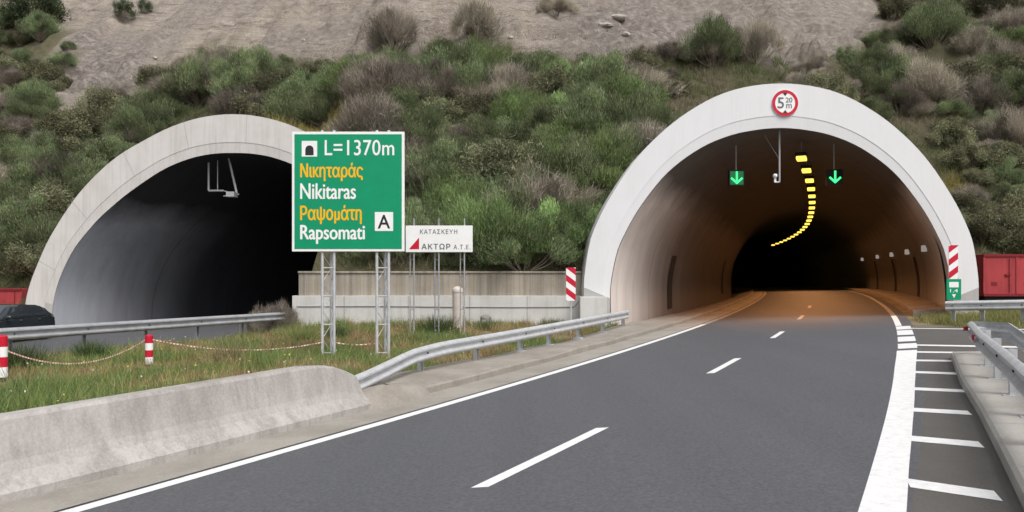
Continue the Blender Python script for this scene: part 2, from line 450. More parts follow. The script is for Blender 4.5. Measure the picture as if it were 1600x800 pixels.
def text_part(name, s, mat, parent, x0, x1, z0, z1, y, bold=0.0, spacing=1.0):
    """lettering fitted into the box x0..x1, z0..z1 on a face looking towards -y"""
    cu = bpy.data.curves.new(name, 'FONT')
    cu.body = s
    cu.size = 1.0
    cu.extrude = 0.0
    cu.space_character = spacing
    o = bpy.data.objects.new(name, cu)
    col.objects.link(o)
    dg = bpy.context.evaluated_depsgraph_get()
    outl = o.evaluated_get(dg).to_curve(dg)
    loops = []
    for sp_ in outl.splines:
        P_ = [bp.co.to_3d() for bp in sp_.points] if sp_.type != 'BEZIER' else None
        if P_ is None:
            bz = sp_.bezier_points; P_ = []
            for i in range(len(bz)):
                a_, b_ = bz[i], bz[(i + 1) % len(bz)]
                for k in range(6):
                    t_ = k / 6; u_ = 1 - t_
                    P_.append(u_ ** 3 * a_.co + 3 * u_ * u_ * t_ * a_.handle_right + 3 * u_ * t_ * t_ * b_.handle_left + t_ ** 3 * b_.co)
        ar = sum(P_[i].x * P_[(i + 1) % len(P_)].y - P_[(i + 1) % len(P_)].x * P_[i].y for i in range(len(P_)))
        loops.append((ar, [Vector((q.x, q.y, 0)) for q in P_]))
    bpy.data.objects.remove(o)
    def inside(q, P_):
        c_ = False
        for i in range(len(P_)):
            a_, b_ = P_[i], P_[i - 1]
            if (a_.y > q.y) != (b_.y > q.y) and q.x < (b_.x - a_.x) * (q.y - a_.y) / (b_.y - a_.y) + a_.x: c_ = not c_
        return c_
    rings_ = []
    for _, P_ in loops:                       # a contour that touches itself is cut into simple loops
        stack = []
        for q in P_:
            hit = next((i for i, w_ in enumerate(stack) if (w_ - q).length < .004 and len(stack) - i > 3), None)
            if hit is not None:
                rings_.append(stack[hit:]); stack = stack[:hit]
            stack.append(q)
        rings_.append(stack)
    rings_ = [P_ for P_ in rings_ if len(P_) > 2]
    depth = [sum(1 for j, Q_ in enumerate(rings_) if j != i and all(inside(q, Q_) for q in P_)) for i, P_ in enumerate(rings_)]
    outers = [P_ for P_, d_ in zip(rings_, depth) if d_ % 2 == 0]; holes = [P_ for P_, d_ in zip(rings_, depth) if d_ % 2]
    from mathutils.geometry import tessellate_polygon
    co, polys = [], []
    for n_, P_ in enumerate(outers):
        hs_ = [h_ for h_ in holes if inside(h_[0], P_)]
        allp = P_ + [q for h_ in hs_ for q in h_]
        o_ = len(co)
        for tri in tessellate_polygon([P_] + hs_): polys.append(tuple(i + o_ for i in tri))
        co += [(q.x, q.y, .00025 * (n_ % 2)) for q in allp]
    co = np.array(co)
    mn, mx = co.min(0), co.max(0)
    p = parent_origin(parent)
    # heavier strokes: the outline again, shifted by a stroke width and a hair proud
    hgt = z1 - z0
    sh = [(-bold, 0), (bold, 0), (0, bold * .7), (0, -bold * .7)] if bold else [(0, 0)]
    vs_, fs_ = [], []
    for k, (dx, dz) in enumerate(sh):
        o_ = len(vs_)
        for c_ in co:
            vs_.append((x0 + (c_[0] - mn[0]) / (mx[0] - mn[0]) * (x1 - x0) - p.x + dx * hgt, y - p.y - .0006 * k - c_[2], z0 + (c_[1] - mn[1]) / (mx[1] - mn[1]) * (z1 - z0) - p.z + dz * hgt))
        fs_ += [tuple(i + o_ for i in f) for f in polys]
    me = bpy.data.meshes.new(name)
    me.from_pydata(vs_, [], fs_)
    me.materials.clear(); me.materials.append(mat)
    me.update()
    r = bpy.data.objects.new(name, me)
    col.objects.link(r); r.parent = parent
    return r

def sm(a, b, x):
    t_ = min(1.0, max(0.0, (x - a) / (b - a)))
    return t_ * t_ * (3 - 2 * t_)

# ------------------------------------------------------------------ alignment and ground height
_my = [-40, 0, 10, 20, 30, 40, 60, 80, 100, 150, 200]
_mm = [0.62, 0.60, 0.56, 0.505, 0.455, 0.41, 0.36, 0.27, 0.20, 0.12, 0.05]
_ys = np.arange(-40, 180.01, 0.25)
_sl = np.interp(_ys, _my, _mm)
_cx = np.concatenate([[0], np.cumsum((_sl[1:] + _sl[:-1]) / 2 * 0.25)])
_cx += -0.40 - np.interp(7.42, _ys, _cx)
def C(y): return float(np.interp(y, _ys, _cx))
def slope(y): return float(np.interp(y, _my, _mm))
def perp(y, d): return d * math.sqrt(1 + slope(y) ** 2)      # a distance square to the road, measured along x
HALF = 3.36
def L(y): return C(y) - perp(y, HALF)
def Rr(y): return C(y) + perp(y, HALF)
def xr(y): return -12.0 + 0.403 * (y - 18.5)                    # guardrail line of the left carriageway
def g(x, y):
    p = 0.05 * (x if x < 22 else 22 + 6 * (1 - math.exp(-(x - 22) / 6)))
    p = max(p, -1.0)
    d = (L(y) - x) * 0.88
    t_ = sm(1.5, 3.0, d)
    rise = 0.34 * sm(23, 28.5, y) * sm(0.2, 1.6, x - xr(y)) if y < 60 else 0.34
    return p * (1 - t_) + (0.12 + rise) * t_

# ------------------------------------------------------------------ ground, roads, kerbs, markings
xs = np.concatenate([np.array([-320, -200, -120]), np.arange(-80, -24, 2.0), np.arange(-24, 26, 0.5), np.arange(26, 90, 2.0), np.array([120, 200, 320])])
ysg = np.concatenate([np.array([-300, -150, -80, -50]), np.arange(-40, 0, 2.0), np.arange(0, 34, 0.5), np.array([36, 40, 50, 70, 110, 160, 300])])
mb = MB()
vs = [(x, y, g(x, y) - 0.03 + 0.03 * noise.noise((x * .7, y * .7, 0)) * sm(2.5, 3.5, (L(y) - x) * .88)) for y in ysg for x in xs]
nx = len(xs)
mb.add(vs, [(j * nx + i, j * nx + i + 1, (j + 1) * nx + i + 1, (j + 1) * nx + i) for j in range(len(ysg) - 1) for i in range(nx - 1)])
struct('ground', mb, M['ground'], smooth=True)

def strip(y0, y1, a, b, dz, step=0.5, z=g, n=1):
    """a sheet following the road: x from a(y) to b(y)"""
    m = MB(); rows = max(1, int(round((y1 - y0) / step)))
    vs = []; fs = []
    for j in range(rows + 1):
        y = y0 + (y1 - y0) * j / rows
        for k in range(n + 1):
            x = a(y) + (b(y) - a(y)) * k / n
            vs.append((x, y, z(x, y) + dz))
    for j in range(rows):
        for k in range(n):
            i = j * (n + 1) + k
            fs.append((i, i + 1, i + n + 2, i + n + 1))
    return m.add(vs, fs)

struct('road', strip(-35, 165, lambda y: L(y) - 0.18, lambda y: Rr(y) + 0.45, 0.0, 0.5, n=6), M['asphalt'])
def back_edge(x):  # where the side road ends against the verge
    return 24.6 - 1.05 * max(0.0, x - 11.9)
mb = MB(); vs = []; fs = []
rows = 120
for j in range(rows + 1):
    y = -35 + (24.55 + 35) * j / rows
    xa = Rr(y) + 0.45
    # right limit: back edge inverse
    xb = max(xa + 0.01, 11.9 + (24.6 - y) / 1.05)
    xb = min(xb, 60)
    for k in range(9):
        x = xa + (xb - xa) * k / 8
        vs.append((x, y, g(x, y)))
for j in range(rows):
    for k in range(8):
        i = j * 9 + k
        fs.append((i, i + 1, i + 10, i + 9))
mb.add(vs, fs)
struct('side_road', mb, M['asphalt_gore'])
struct('left_carriageway', strip(-30, 120, lambda y: xr(y) - 9.8, lambda y: xr(y) - 0.5, 0.0, 1.0, n=5), M['asphalt'])

def para(m, pts, dz):
    m.add([(x, y, g(x, y) + dz) for x, y in pts], [tuple(range(len(pts)))])
# white lines
struct('edge_line', strip(-35, 30, lambda y: L(y) - perp(y, 0.10), lambda y: L(y) + perp(y, 0.10), 0.004, 0.5), M['paint'])
struct('edge_line', strip(30, 110, lambda y: L(y) - perp(y, 0.10), lambda y: L(y) + perp(y, 0.10), 0.004, 0.5), M['paint_tunnel'])
thick_r = [(-35, 0.35), (6.0, 0.40), (7.5, 0.37), (9.6, 0.36), (12.7, 0.37), (15.5, 0.42), (18.0, 0.47)]
def toff(y): return float(np.interp(y, [5, 9, 15], [0.03, -0.03, -0.12]))
def tw(y): return float(np.interp(y, [p[0] for p in thick_r], [p[1] for p in thick_r]))
struct('edge_line', strip(-35, 17.6, lambda y: Rr(y) + toff(y), lambda y: Rr(y) + toff(y) + tw(y), 0.004, 0.4), M['paint'])
for ya, yb in ((18.0, 19.1), (19.6, 20.9), (21.4, 22.9), (23.2, 24.4)):
    struct('edge_line', strip(ya, yb, lambda y: Rr(y) - 0.1, lambda y: Rr(y) + 0.36, 0.004, 0.3), M['paint'])
struct('edge_line', strip(24.6, 29.5, lambda y: Rr(y) - perp(y, 0.09), lambda y: Rr(y) + perp(y, 0.09), 0.004, 0.5), M['paint'])
struct('edge_line', strip(29.5, 110, lambda y: Rr(y) - perp(y, 0.09), lambda y: Rr(y) + perp(y, 0.09), 0.004, 0.5), M['paint_tunnel'])
for ys0, ln in ((-8.9, 2.7), (-0.6, 2.7), (7.56, 2.71), (15.3, 2.4), (22.5, 2.2), (30.2, 2.4), (38.4, 2.4)):
    struct('lane_dash', strip(ys0, ys0 + ln, lambda y: C(y) - perp(y, 0.075), lambda y: C(y) + perp(y, 0.075), 0.004, 0.3), M['paint'] if ys0 < 29 else M['paint_tunnel'])
# hatching bars of the gore
bars = [((3.6, 6.98), (4.09, 6.46)), ((4.52, 8.76), (5.06, 8.28)), ((5.42, 10.47), (5.98, 10.03)), ((6.3, 12.23), (6.93, 11.72)),
        ((7.28, 14.09), (7.86, 13.58)), ((8.15, 15.76), (8.78, 15.33)), ((9.0, 17.2), (9.9, 16.5)), ((2.65, 5.2), (3.3, 4.55)), ((1.8, 3.5), (2.45, 2.85))]
for a, b in bars:
    d = Vector((b[0] - a[0], b[1] - a[1])).normalized(); nrm = Vector((0.35, 0.94)) * 0.155
    m = MB(); para(m, [(a[0] - nrm.x, a[1] - nrm.y), (b[0] - nrm.x, b[1] - nrm.y), (b[0] + nrm.x, b[1] + nrm.y), (a[0] + nrm.x, a[1] + nrm.y)], 0.005)
    struct('hatch_bar', m, M['paint'])
m = MB(); para(m, [(9.45, 18.75), (10.9, 17.3), (12.2, 15.9), (12.4, 16.1), (11.1, 17.6), (9.55, 19.05)], 0.005)
struct('hatch_bar', m, M['paint'])
m = MB()
pts = [(12.2, 23.6), (13.0, 22.6), (14.6, 20.9), (18, 17.5), (26, 9.2)]
for (x0, y0), (x1, y1) in zip(pts, pts[1:]):
    para(m, [(x0 - .13, y0 - .13), (x1 - .13, y1 - .13), (x1 + .0, y1 + .06), (x0 + .0, y0 + .06)], 0.004)
struct('edge_line', m, M['paint'])

# gutter and kerb along the left edge
struct('gutter', strip(-35, 150, lambda y: L(y) - perp(y, 1.06), lambda y: L(y) - 0.18, 0.008, 0.5, n=2), M['gutter'])
def kerb_mesh(y0, y1, a, b, h, step=0.6, wob=0.0):
    m = MB(); rings = []
    n = int((y1 - y0) / step)
    for j in range(n + 1):
        y = y0 + (y1 - y0) * j / n
        xa, xb = a(y), b(y)
        w_ = wob * noise.noise((y * .8, 3.1, 0))
        hh = h + wob * noise.noise((y * .5, 9.1, 0))
        s_ = 1 if xb > xa else -1
        rings.append([(xa + w_, y, g(xa, y) - 0.1), (xa + w_, y, g(xa, y) + hh - 0.03), (xa + w_ + s_ * 0.03, y, g(xa, y) + hh), (xb, y, g(xb, y) + hh), (xb, y, g(xb, y) - 0.1)])
    return m.loft(rings, closed=True)
struct('kerb', kerb_mesh(14.2, 150, lambda y: L(y) - perp(y, 1.05), lambda y: L(y) - perp(y, 2.35), 0.15, wob=0.035), M['kerb'])
struct('kerb', kerb_mesh(29.3, 150, lambda y: Rr(y) + 0.75, lambda y: Rr(y) + 2.6, 0.17), M['kerb'])

# traffic island with its concrete top
edge = [(-1.5, -5.0), (0.6, -0.7), (2.4, 2.8), (4.02, 6.03), (4.89, 7.72), (5.92, 9.74), (7.25, 12.44), (9.0, 15.76)]
m = MB(); rings = []
def island_right(p): return (p[0] + 1.35 * 0.9, p[1] - 1.35 * 0.45)
for i, (x, y) in enumerate(edge):
    xb, yb = island_right((x, y)) if i < len(edge) - 1 else (x + 0.55, y - 0.2)
    rings.append([(x, y, g(x, y) - .1), (x + .015, y, g(x, y) + .11), (x + .05, y - .02, g(x, y) + .14), (xb - .05, yb, g(xb, yb) + .14), (xb - .015, yb, g(xb, yb) + .11), (xb, yb, g(xb, yb) - .1)])
m.loft(rings)
isl = struct('traffic_island', m, M['island'])
m = MB()
for i in range(1, len(edge) - 1):
    for f_ in (0.0, 0.5):
        x = edge[i][0] + (edge[i + 1][0] - edge[i][0]) * f_; y = edge[i][1] + (edge[i + 1][1] - edge[i][1]) * f_
        xb, yb = island_right((x, y))
        m.add([(x + .06, y - .02, g(x, y) + .1425), (xb - .06, yb, g(xb, yb) + .1425), (xb - .06, yb + .015, g(xb, yb) + .1425), (x + .06, y - .005, g(x, y) + .1425)], [(0, 1, 2, 3)])
j_ = m.build('joint', M['ring_joint'], parent=isl)

# ------------------------------------------------------------------ hill
PX, PY, PZ = -11.45, 31.5, 0.12          # left portal centre
QX, QY, QZ = 9.82, 28.0, 0.49            # right portal centre
sc_l = 31.5 / 30.5
OUT_R = [(7.2, -1.0), (7.2, 1.5), (7.18, 2.2), (7.02, 3.3), (6.8, 4.0), (6.25, 5.1), (5.27, 6.55), (4.12, 7.7), (2.97, 8.5), (1.95, 8.97), (0.95, 9.2), (0, 9.27)]
INN_R = [(6.2, -1.0), (6.24, 1.5), (6.2, 2.1), (6.02, 3.0), (5.8, 3.6), (5.16, 4.75), (4.15, 6.02), (2.98, 6.9), (1.88, 7.38), (0.9, 7.59), (0, 7.66)]
_ol = [(8.3, -1.0), (8.22, 1.29), (7.62, 3.07), (6.95, 4.34), (6.0, 5.69), (4.75, 6.9), (3.6, 7.62), (2.4, 8.22), (1.2, 8.58), (0, 8.70)]
_il = [(7.2, -1.0), (7.15, 1.29), (6.5, 3.07), (5.55, 4.34), (4.72, 5.13), (3.95, 5.74), (2.8, 6.5), (1.75, 6.94), (0.85, 7.13), (0, 7.17)]
OUT_L = [(u * sc_l, 2 + (z - 2) * sc_l) for u, z in _ol]
INN_L = [(u * sc_l, 2 + (z - 2) * sc_l) for u, z in _il]

def smooth_half(half, n=40):
    """Catmull-Rom through the half outline, mirrored: full outline left foot -> crown -> right foot, equal arc steps"""
    pts = [Vector((-u, z)) for u, z in half] + [Vector((u, z)) for u, z in reversed(half[:-1])]
    P = [pts[0] * 2 - pts[1]] + pts + [pts[-1] * 2 - pts[-2]]
    dense = []
    for i in range(1, len(P) - 2):
        for k in range(12):
            t_ = k / 12
            p0, p1, p2, p3 = P[i - 1], P[i], P[i + 1], P[i + 2]
            dense.append(0.5 * ((2 * p1) + (-p0 + p2) * t_ + (2 * p0 - 5 * p1 + 4 * p2 - p3) * t_ ** 2 + (-p0 + 3 * p1 - 3 * p2 + p3) * t_ ** 3))
    dense.append(pts[-1])
    cum = [0.0]
    for a, b in zip(dense, dense[1:]):
        cum.append(cum[-1] + (b - a).length)
    tot = cum[-1]; xsn = np.array([p.x for p in dense]); zsn = np.array([p.y for p in dense]); cum = np.array(cum)
    s_ = np.linspace(0, tot, 2 * n + 1)
    return list(zip(np.interp(s_, cum, xsn), np.interp(s_, cum, zsn)))
oR, iR, oL, iL = smooth_half(OUT_R), smooth_half(INN_R), smooth_half(OUT_L), smooth_half(INN_L)

def prof_top(half, u):
    us = [p[0] for p in half][::-1]; zs = [p[1] for p in half][::-1]
    u = abs(u)
    return float(np.interp(u, us, zs)) if u <= us[-1] else -5.0
def LC(y): return PX + 0.36 * (y - PY) - 0.0012 * max(0, y - PY) ** 2     # left tunnel centre line

_tx = [-90, -40, -24, -20, -18, -11, -9.5, -8, 3.2, 5, 16, 17.8, 19, 30, 90]
_ty = [40, 38, 36, 34.5, 33.2, 32.5, 29.8, 29.35, 29.35, 29.4, 29.6, 31.5, 33, 34, 36]
_tz = [0.2, 0.2, 0.3, 0.4, 1.2, 2.0, 2.3, 2.35, 2.35, 2.35, 2.3, 1.2, 0.9, 0.9, 0.9]
def base_h(x, y):
    y0 = np.interp(x, _tx, _ty); z0 = np.interp(x, _tx, _tz)
    d = y - y0
    if d <= 0: return z0 + d * 3
    lump = 0.9 * noise.noise((x * .12, y * .12, 1.7)) + 0.45 * noise.noise((x * .35, y * .35, 4.2))
    z = z0 + 0.80 * min(d, 19.2) + min(1.0, d / 3) * lump
    if d > 19.2: z += 0.02 * min(d - 19.2, 1.2)
    if d > 20.4: z += 1.9 * min(d - 20.4, .55) + 0.80 * max(0, d - 20.95)
    # rocky nose on the left of the slope
    z += 2.6 * math.exp(-((x + 31) / 4.0) ** 2 - ((y - 49) / 5.0) ** 2)
    # gullies washed into the bare face
    up = min(1, max(0, (d - 12) / 5))
    if up > 0:
        z -= up * 0.8 * max(0, noise.noise((x * .42 + .1 * y, y * .10, 12.0))) ** .7
        rg = 1 - abs(noise.noise((x * .33, y * .45, 21.0))) * 2.4
        z += up * 0.9 * max(-.6, rg) * (0.5 + noise.noise((x * .1, y * .1, 30.)))
        z += up * 0.6 * (abs(noise.noise((x * .95 + 3, y * 1.2, 23.0))) - .2)
        # broken ledges
        q_ = (z + 1.1 * noise.noise((x * .14, y * .14, 40.0))) / 1.9
        fr = q_ - math.floor(q_)
        z += up * 0.75 * (sm(.62, .95, fr) - fr) * 1.9 * max(0, .35 + noise.noise((x * .16, y * .16, 50.0)) * 1.6)
    # fine relief
    z += min(1, d / 2) * (0.34 * noise.noise((x * .8, y * .8, 8.0)) + 0.17 * noise.noise((x * 2.0, y * 2.0, 2.0)))
    return z
def hill_h(x, y):
    h = base_h(x, y)
    if y > QY + 0.6:
        u = x - QX - (C(y) - C(QY)); w_ = prof_top(OUT_R, u * 1.03)
        h = max(h, w_ - 0.12)
    if y > PY + 0.6:
        u = x - LC(y); w_ = prof_top(OUT_L, u * 1.03)
        h = max(h, w_ - 0.12)
    return h
def pix(x, y, z): return 800 + 1200 * x / y, 442 - 1200 * (z - 2) / y

_bx = [-300, 0, 85, 120, 150, 200, 250, 330, 420, 520, 600, 700, 800, 380, 1000, 1070, 1150, 1230, 1330, 1400, 1450, 1380]
_bt = [-60, -40, 20, 105, 140, 155, 105, 78, 92, 98, 78, 72, 70, 92, 85, 70, 62, 105, 75, 28, 2, -10]
def masks(x, y, z):
    px, py = pix(x, y, z)
    nz = 16 * noise.noise((x * .45, y * .45, 3.0)) + 10 * noise.noise((x * 1.3, y * 1.3, 5.0))
    b = 1 - sm(-14, 14, py - (np.interp(px, _bx, _bt) + nz))
    # scree tongue running down on the left
    cx_ = np.interp(py, [100, 240], [150, 45])
    if 90 < py < 262: b = max(b, 1 - sm(24, 46, abs(px - cx_) + nz))
    rock = (1 - sm(46, 72, math.hypot((px - 158) * 0.95, (py - 95) * 1.1) + nz))
    rock = max(rock, 0.9 * (1 - sm(22, 50, math.hypot((px - 980) * 0.35, (py - 38)) + nz)))
    rock = max(rock, 0.85 * sm(800, 930, px + 2 * nz) * (1 - sm(1330, 1420, px + nz)) * (0.75 + 0.5 * noise.noise((x * .15, y * .2, 70.0))))
    rock = max(rock, 0.6 * sm(.05, .35, noise.noise((x * .09, y * .13, 90.0))))
    rock = min(rock, b)
    yl = 0.0
    if y < 42:
        yl = (1 - sm(40, 85, math.hypot((px - 1400) * 0.55, py - 165) + nz)) * (1 if px > 1290 else 0)
        yl = max(yl, 1 - sm(20, 44, math.hypot((px - 520) * 0.33, py - 190) + nz))
        yl = max(yl, 0.7 * (1 - sm(16, 50, abs(px - 1490) + abs(py - 270) * .5 + nz)))
    return b, rock, yl

hx = np.concatenate([np.arange(-130, -48, 3.0), np.arange(-48, 62, 0.36), np.arange(62, 140, 3.0)])
hy = np.concatenate([np.arange(29.0, 62, 0.34), np.arange(62, 150, 4.0)])
nh = len(hx)
HZ = np.array([[hill_h(x, y) for x in hx] for y in hy])
def overhang(x, y):
    d = y - np.interp(x, _tx, _ty)
    return 0.75 * sm(20.5, 20.9, d) * (1 - sm(21.1, 23.0, d)) * max(0, .45 + 1.2 * noise.noise((x * .22, 3.3, 0)))
hv = [(hx[i], hy[j] - overhang(hx[i], hy[j]), HZ[j, i]) for j in range(len(hy)) for i in range(nh)]
hf = []
for j in range(len(hy) - 1):
    for i in range(nh - 1):
        x, y = (hx[i] + hx[i + 1]) / 2, (hy[j] + hy[j + 1]) / 2
        if hy[j] < QY + 0.7 and abs(x - QX) < 7.3: continue
        if hy[j] < PY + 0.7 and PX - 8.6 < x < PX + 3.4: continue
        if max(HZ[j, i], HZ[j, i + 1], HZ[j + 1, i], HZ[j + 1, i + 1]) < 0.0: continue
        # leave the bores open
        zc = HZ[j:j + 2, i:i + 2].max()
        if hy[j] < PY + 0.7 and x <= -7.6: continue
        hf.append((j * nh + i, j * nh + i + 1, (j + 1) * nh + i + 1, (j + 1) * nh + i))
hm = bpy.data.meshes.new('hill')
hm.from_pydata(hv, [], hf)
ca = hm.color_attributes.new('Col', 'FLOAT_COLOR', 'POINT')
cols = np.ones((len(hv), 4), np.float32)
for k, (x, y, z) in enumerate(hv):
    cols[k, :3] = masks(x, y, z)
ca.data.foreach_set('color', cols.ravel())
hm.materials.append(M['hill'])
hm.polygons.foreach_set('use_smooth', [True] * len(hm.polygons))
ho = bpy.data.objects.new('hill', hm); col.objects.link(ho); tag(ho, 'bare earth hillside above both tunnels', 'hill', kind='structure')

# ------------------------------------------------------------------ the two tunnels
def make_tunnel(name, label, cx, cy, outer, inner, path, floor, ring_mat, lining, zfoot, length):
    root = thing(name, label, 'tunnel', (cx, cy, floor(cy)))
    n = len(outer)
    # lip between ring face and bore
    mid = [(iu + (ou - iu) * 0.27, iz + (oz - iz) * 0.27) for (ou, oz), (iu, iz) in zip(outer, inner)]
    def face(z_lo, z_hi, lo_pts, hi_pts, y_lo, y_hi):
        m = MB()
        for k in range(n - 1):
            q = [hi_pts[k], hi_pts[k + 1], lo_pts[k + 1], lo_pts[k]]
            yy = [y_hi, y_hi, y_lo, y_lo]
            zc = sum(p[1] for p in q) / 4
            if z_lo <= zc < z_hi:
                m.add([(cx + p[0], y_, p[1]) for p, y_ in zip(q, yy)], [(0, 1, 2, 3)])
        return m
    # ring: front face, lip step, lip, outer skin
    m = face(zfoot, 99, mid, outer, cy, cy)
    m2 = face(zfoot, 99, mid, mid, cy, cy + 0.014); m.add(m2.v, m2.f)
    m3 = face(zfoot, 99, inner, mid, cy + 0.05, cy + 0.014); m.add(m3.v, m3.f)
    m5 = face(zfoot, 99, outer, outer, cy + 1.6, cy); m.add(m5.v, m5.f)
    m.build('portal_ring', ring_mat, root, smooth=True)
    m = face(-9, zfoot, mid, outer, cy + .004, cy + .004)
    m3 = face(-9, zfoot, inner, mid, cy + .05, cy + .004); m.add(m3.v, m3.f)
    m5 = face(-9, zfoot, outer, outer, cy + 1.6, cy); m.add(m5.v, m5.f)
    for s_ in (-1, 1):
        mm = MB()
        for f in m.f:
            q = [m.v[i] for i in f]
            if (sum(p[0] for p in q) / 4 - cx) * s_ > 0: mm.add(q, [tuple(range(len(q)))])
        mm.build('portal_foot', M['plinth'], root)
    # lining swept along the road
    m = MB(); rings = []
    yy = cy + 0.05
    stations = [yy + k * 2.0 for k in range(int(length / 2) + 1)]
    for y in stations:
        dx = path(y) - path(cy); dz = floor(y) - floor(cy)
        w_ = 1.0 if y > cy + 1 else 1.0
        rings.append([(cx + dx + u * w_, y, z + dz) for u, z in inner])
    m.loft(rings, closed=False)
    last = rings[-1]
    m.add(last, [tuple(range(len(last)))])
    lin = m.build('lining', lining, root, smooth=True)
    # buried outer shell
    m = MB(); rings = []
    for y in (cy + 1.6, cy + 4, cy + 8, cy + 12, cy + 16):
        dx = path(y) - path(cy) if y > cy + 1.6 else 0
        rings.append([(cx + dx + u * 0.955, y, z - 0.32) for u, z in outer])
    m.loft(rings, closed=False)
    m.build('shell', M['plinth'], root, smooth=True)
    # joint lines on the ring face
    return root, mid

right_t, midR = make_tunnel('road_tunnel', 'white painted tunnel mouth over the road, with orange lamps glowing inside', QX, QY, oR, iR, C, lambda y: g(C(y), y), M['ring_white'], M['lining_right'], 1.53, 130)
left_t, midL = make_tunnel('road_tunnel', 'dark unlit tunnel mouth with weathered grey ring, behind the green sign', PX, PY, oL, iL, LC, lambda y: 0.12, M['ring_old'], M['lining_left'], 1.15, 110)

def on_arch(outl, f):
    """point and outward direction at fraction f of an outline"""
    k = f * (len(outl) - 1); i = min(int(k), len(outl) - 2); a = k - i
    return Vector(outl[i]).lerp(Vector(outl[i + 1]), a)
for f_ in (0.14, 0.235, 0.335, 0.43, 0.52, 0.60, 0.69, 0.78, 0.87):
    a, b = on_arch(oL, f_), on_arch(midL, f_)
    d = (b - a).normalized(); w_ = Vector((-d.y, d.x)) * 0.008
    q = [a - w_, a + w_, b + w_, b - w_]
    MB().add([(PX + p.x, PY - 0.003, p.y) for p in q], [(0, 1, 2, 3)]).build('joint', M['ring_joint'], left_t)
# niches and small wall lamps of the right tunnel
def wall_x(inner, z, side):
    pts = inner[:len(inner) // 2]
    zs = [p[1] for p in pts]; us = [p[0] for p in pts]
    u = float(np.interp(z, zs, us))
    return u if side < 0 else -u
def in_right(y, u, z):
    return (QX + C(y) - C(QY) + u, y, z + g(C(y), y) - g(C(QY), QY))
for side, y0 in ((-1, 36.5), (1, 40.5), (-1, 58), (1, 52), (1, 63)):
    m = MB()
    for a, b in ((0.55, 3.1),):
        p = []
        for dy in (0, 1.0):
            for z in np.linspace(a, b, 6):
                u = wall_x(iR, z, side)
                p.append(in_right(y0 + dy, u - side * 0.03, z))
        m.add(p, [(k, k + 1, 6 + k + 1, 6 + k) for k in range(5)])
        # flat dark sheet: the niche's shade is put into its colour
        m.build('niche', M['niche'], right_t)
for y0 in (34.6, 42.5, 51, 60, 70):
    u = wall_x(iR, 3.4, 1)
    b = Vector(in_right(y0, u, 3.4))
    r_ = thing('wall_lamp', 'small pale wall lamp on the right wall inside the lit tunnel', 'wall lamp', b, 'wall lamps inside the lit tunnel')
    MB().box(b.x - .20, b.x - .02, b.y - .1, b.y + .1, b.z - .14, b.z + .14).build('lens', M['walllamp'], r_, bevel=0.02)
    MB().box(b.x - .03, b.x + .25, b.y - .05, b.y + .05, b.z - .05, b.z + .05).build('bracket', M['pole_grey'], r_)
b = Vector((LC(62) - 6.6, 62, 2.95))
bl = Vector((-13.2, 38.6, 3.0))
r_ = thing('emergency_sign', 'tiny pale emergency sign on the wall inside the dark tunnel', 'sign', (LC(50) + 5.9, 50, 3.3))
p = parent_origin(r_)
MB().box(p.x - .35, p.x - .1, p.y - .08, p.y + .02, p.z - .3, p.z + .35).build('panel', M['walllamp'], r_)
MB().box(p.x - .1, p.x + 1.2, p.y - .04, p.y, p.z - .05, p.z + .05).build('bracket', M['pole_grey'], r_)

# ceiling lamps
Y = 31.0; i = 0
lamp_mesh = None
while Y < 104:
    x, z = C(Y) + 0.05, 7.02
    a = math.atan(slope(Y))
    if lamp_mesh is None:
        root = thing('ceiling_lamp', '', 'ceiling lamp', (x, Y, z), 'yellow ceiling lamps in the lit tunnel')
        h_ = MB().box(x - .22, x + .22, Y - .40, Y + .40, z + .06, z + .20).build('housing', M['blackbox'], root, bevel=0.02)
        lens = MB().box(x - .19, x + .19, Y - .33, Y + .33, z - .07, z + .058).build('lens', M['sodium'], root, bevel=0.03)
        rod = MB().tube((x, Y, z + .24), (x, Y, z + 1.2), .02).build('hanger', M['pole_grey'], root)
        lamp_mesh = (h_, lens, rod)
    else:
        root = thing('ceiling_lamp', '', 'ceiling lamp', (x, Y, z), 'yellow ceiling lamps in the lit tunnel')
        for o in lamp_mesh:
            c_ = o.copy(); col.objects.link(c_); c_.parent = root
    root['label'] = ('nearest and largest yellow ceiling lamp in the lit tunnel' if i == 0 else 'yellow lit ceiling lamp in the curving row inside the tunnel')
    root.rotation_euler = (0, 0, -a)
    if i < 12:
        ld = bpy.data.lights.new('lamp_light', 'AREA')
        ld.shape = 'RECTANGLE'; ld.size = 0.5; ld.size_y = 0.9
        ld.energy = 125; ld.color = (1.0, 0.42, 0.15); ld.spread = R(105)
        lo = bpy.data.objects.new('lamp_light', ld); col.objects.link(lo)
        lo.parent = root; lo.location = (0, 0, -0.09)
    Y += 3.35 + 0.02 * i; i += 1

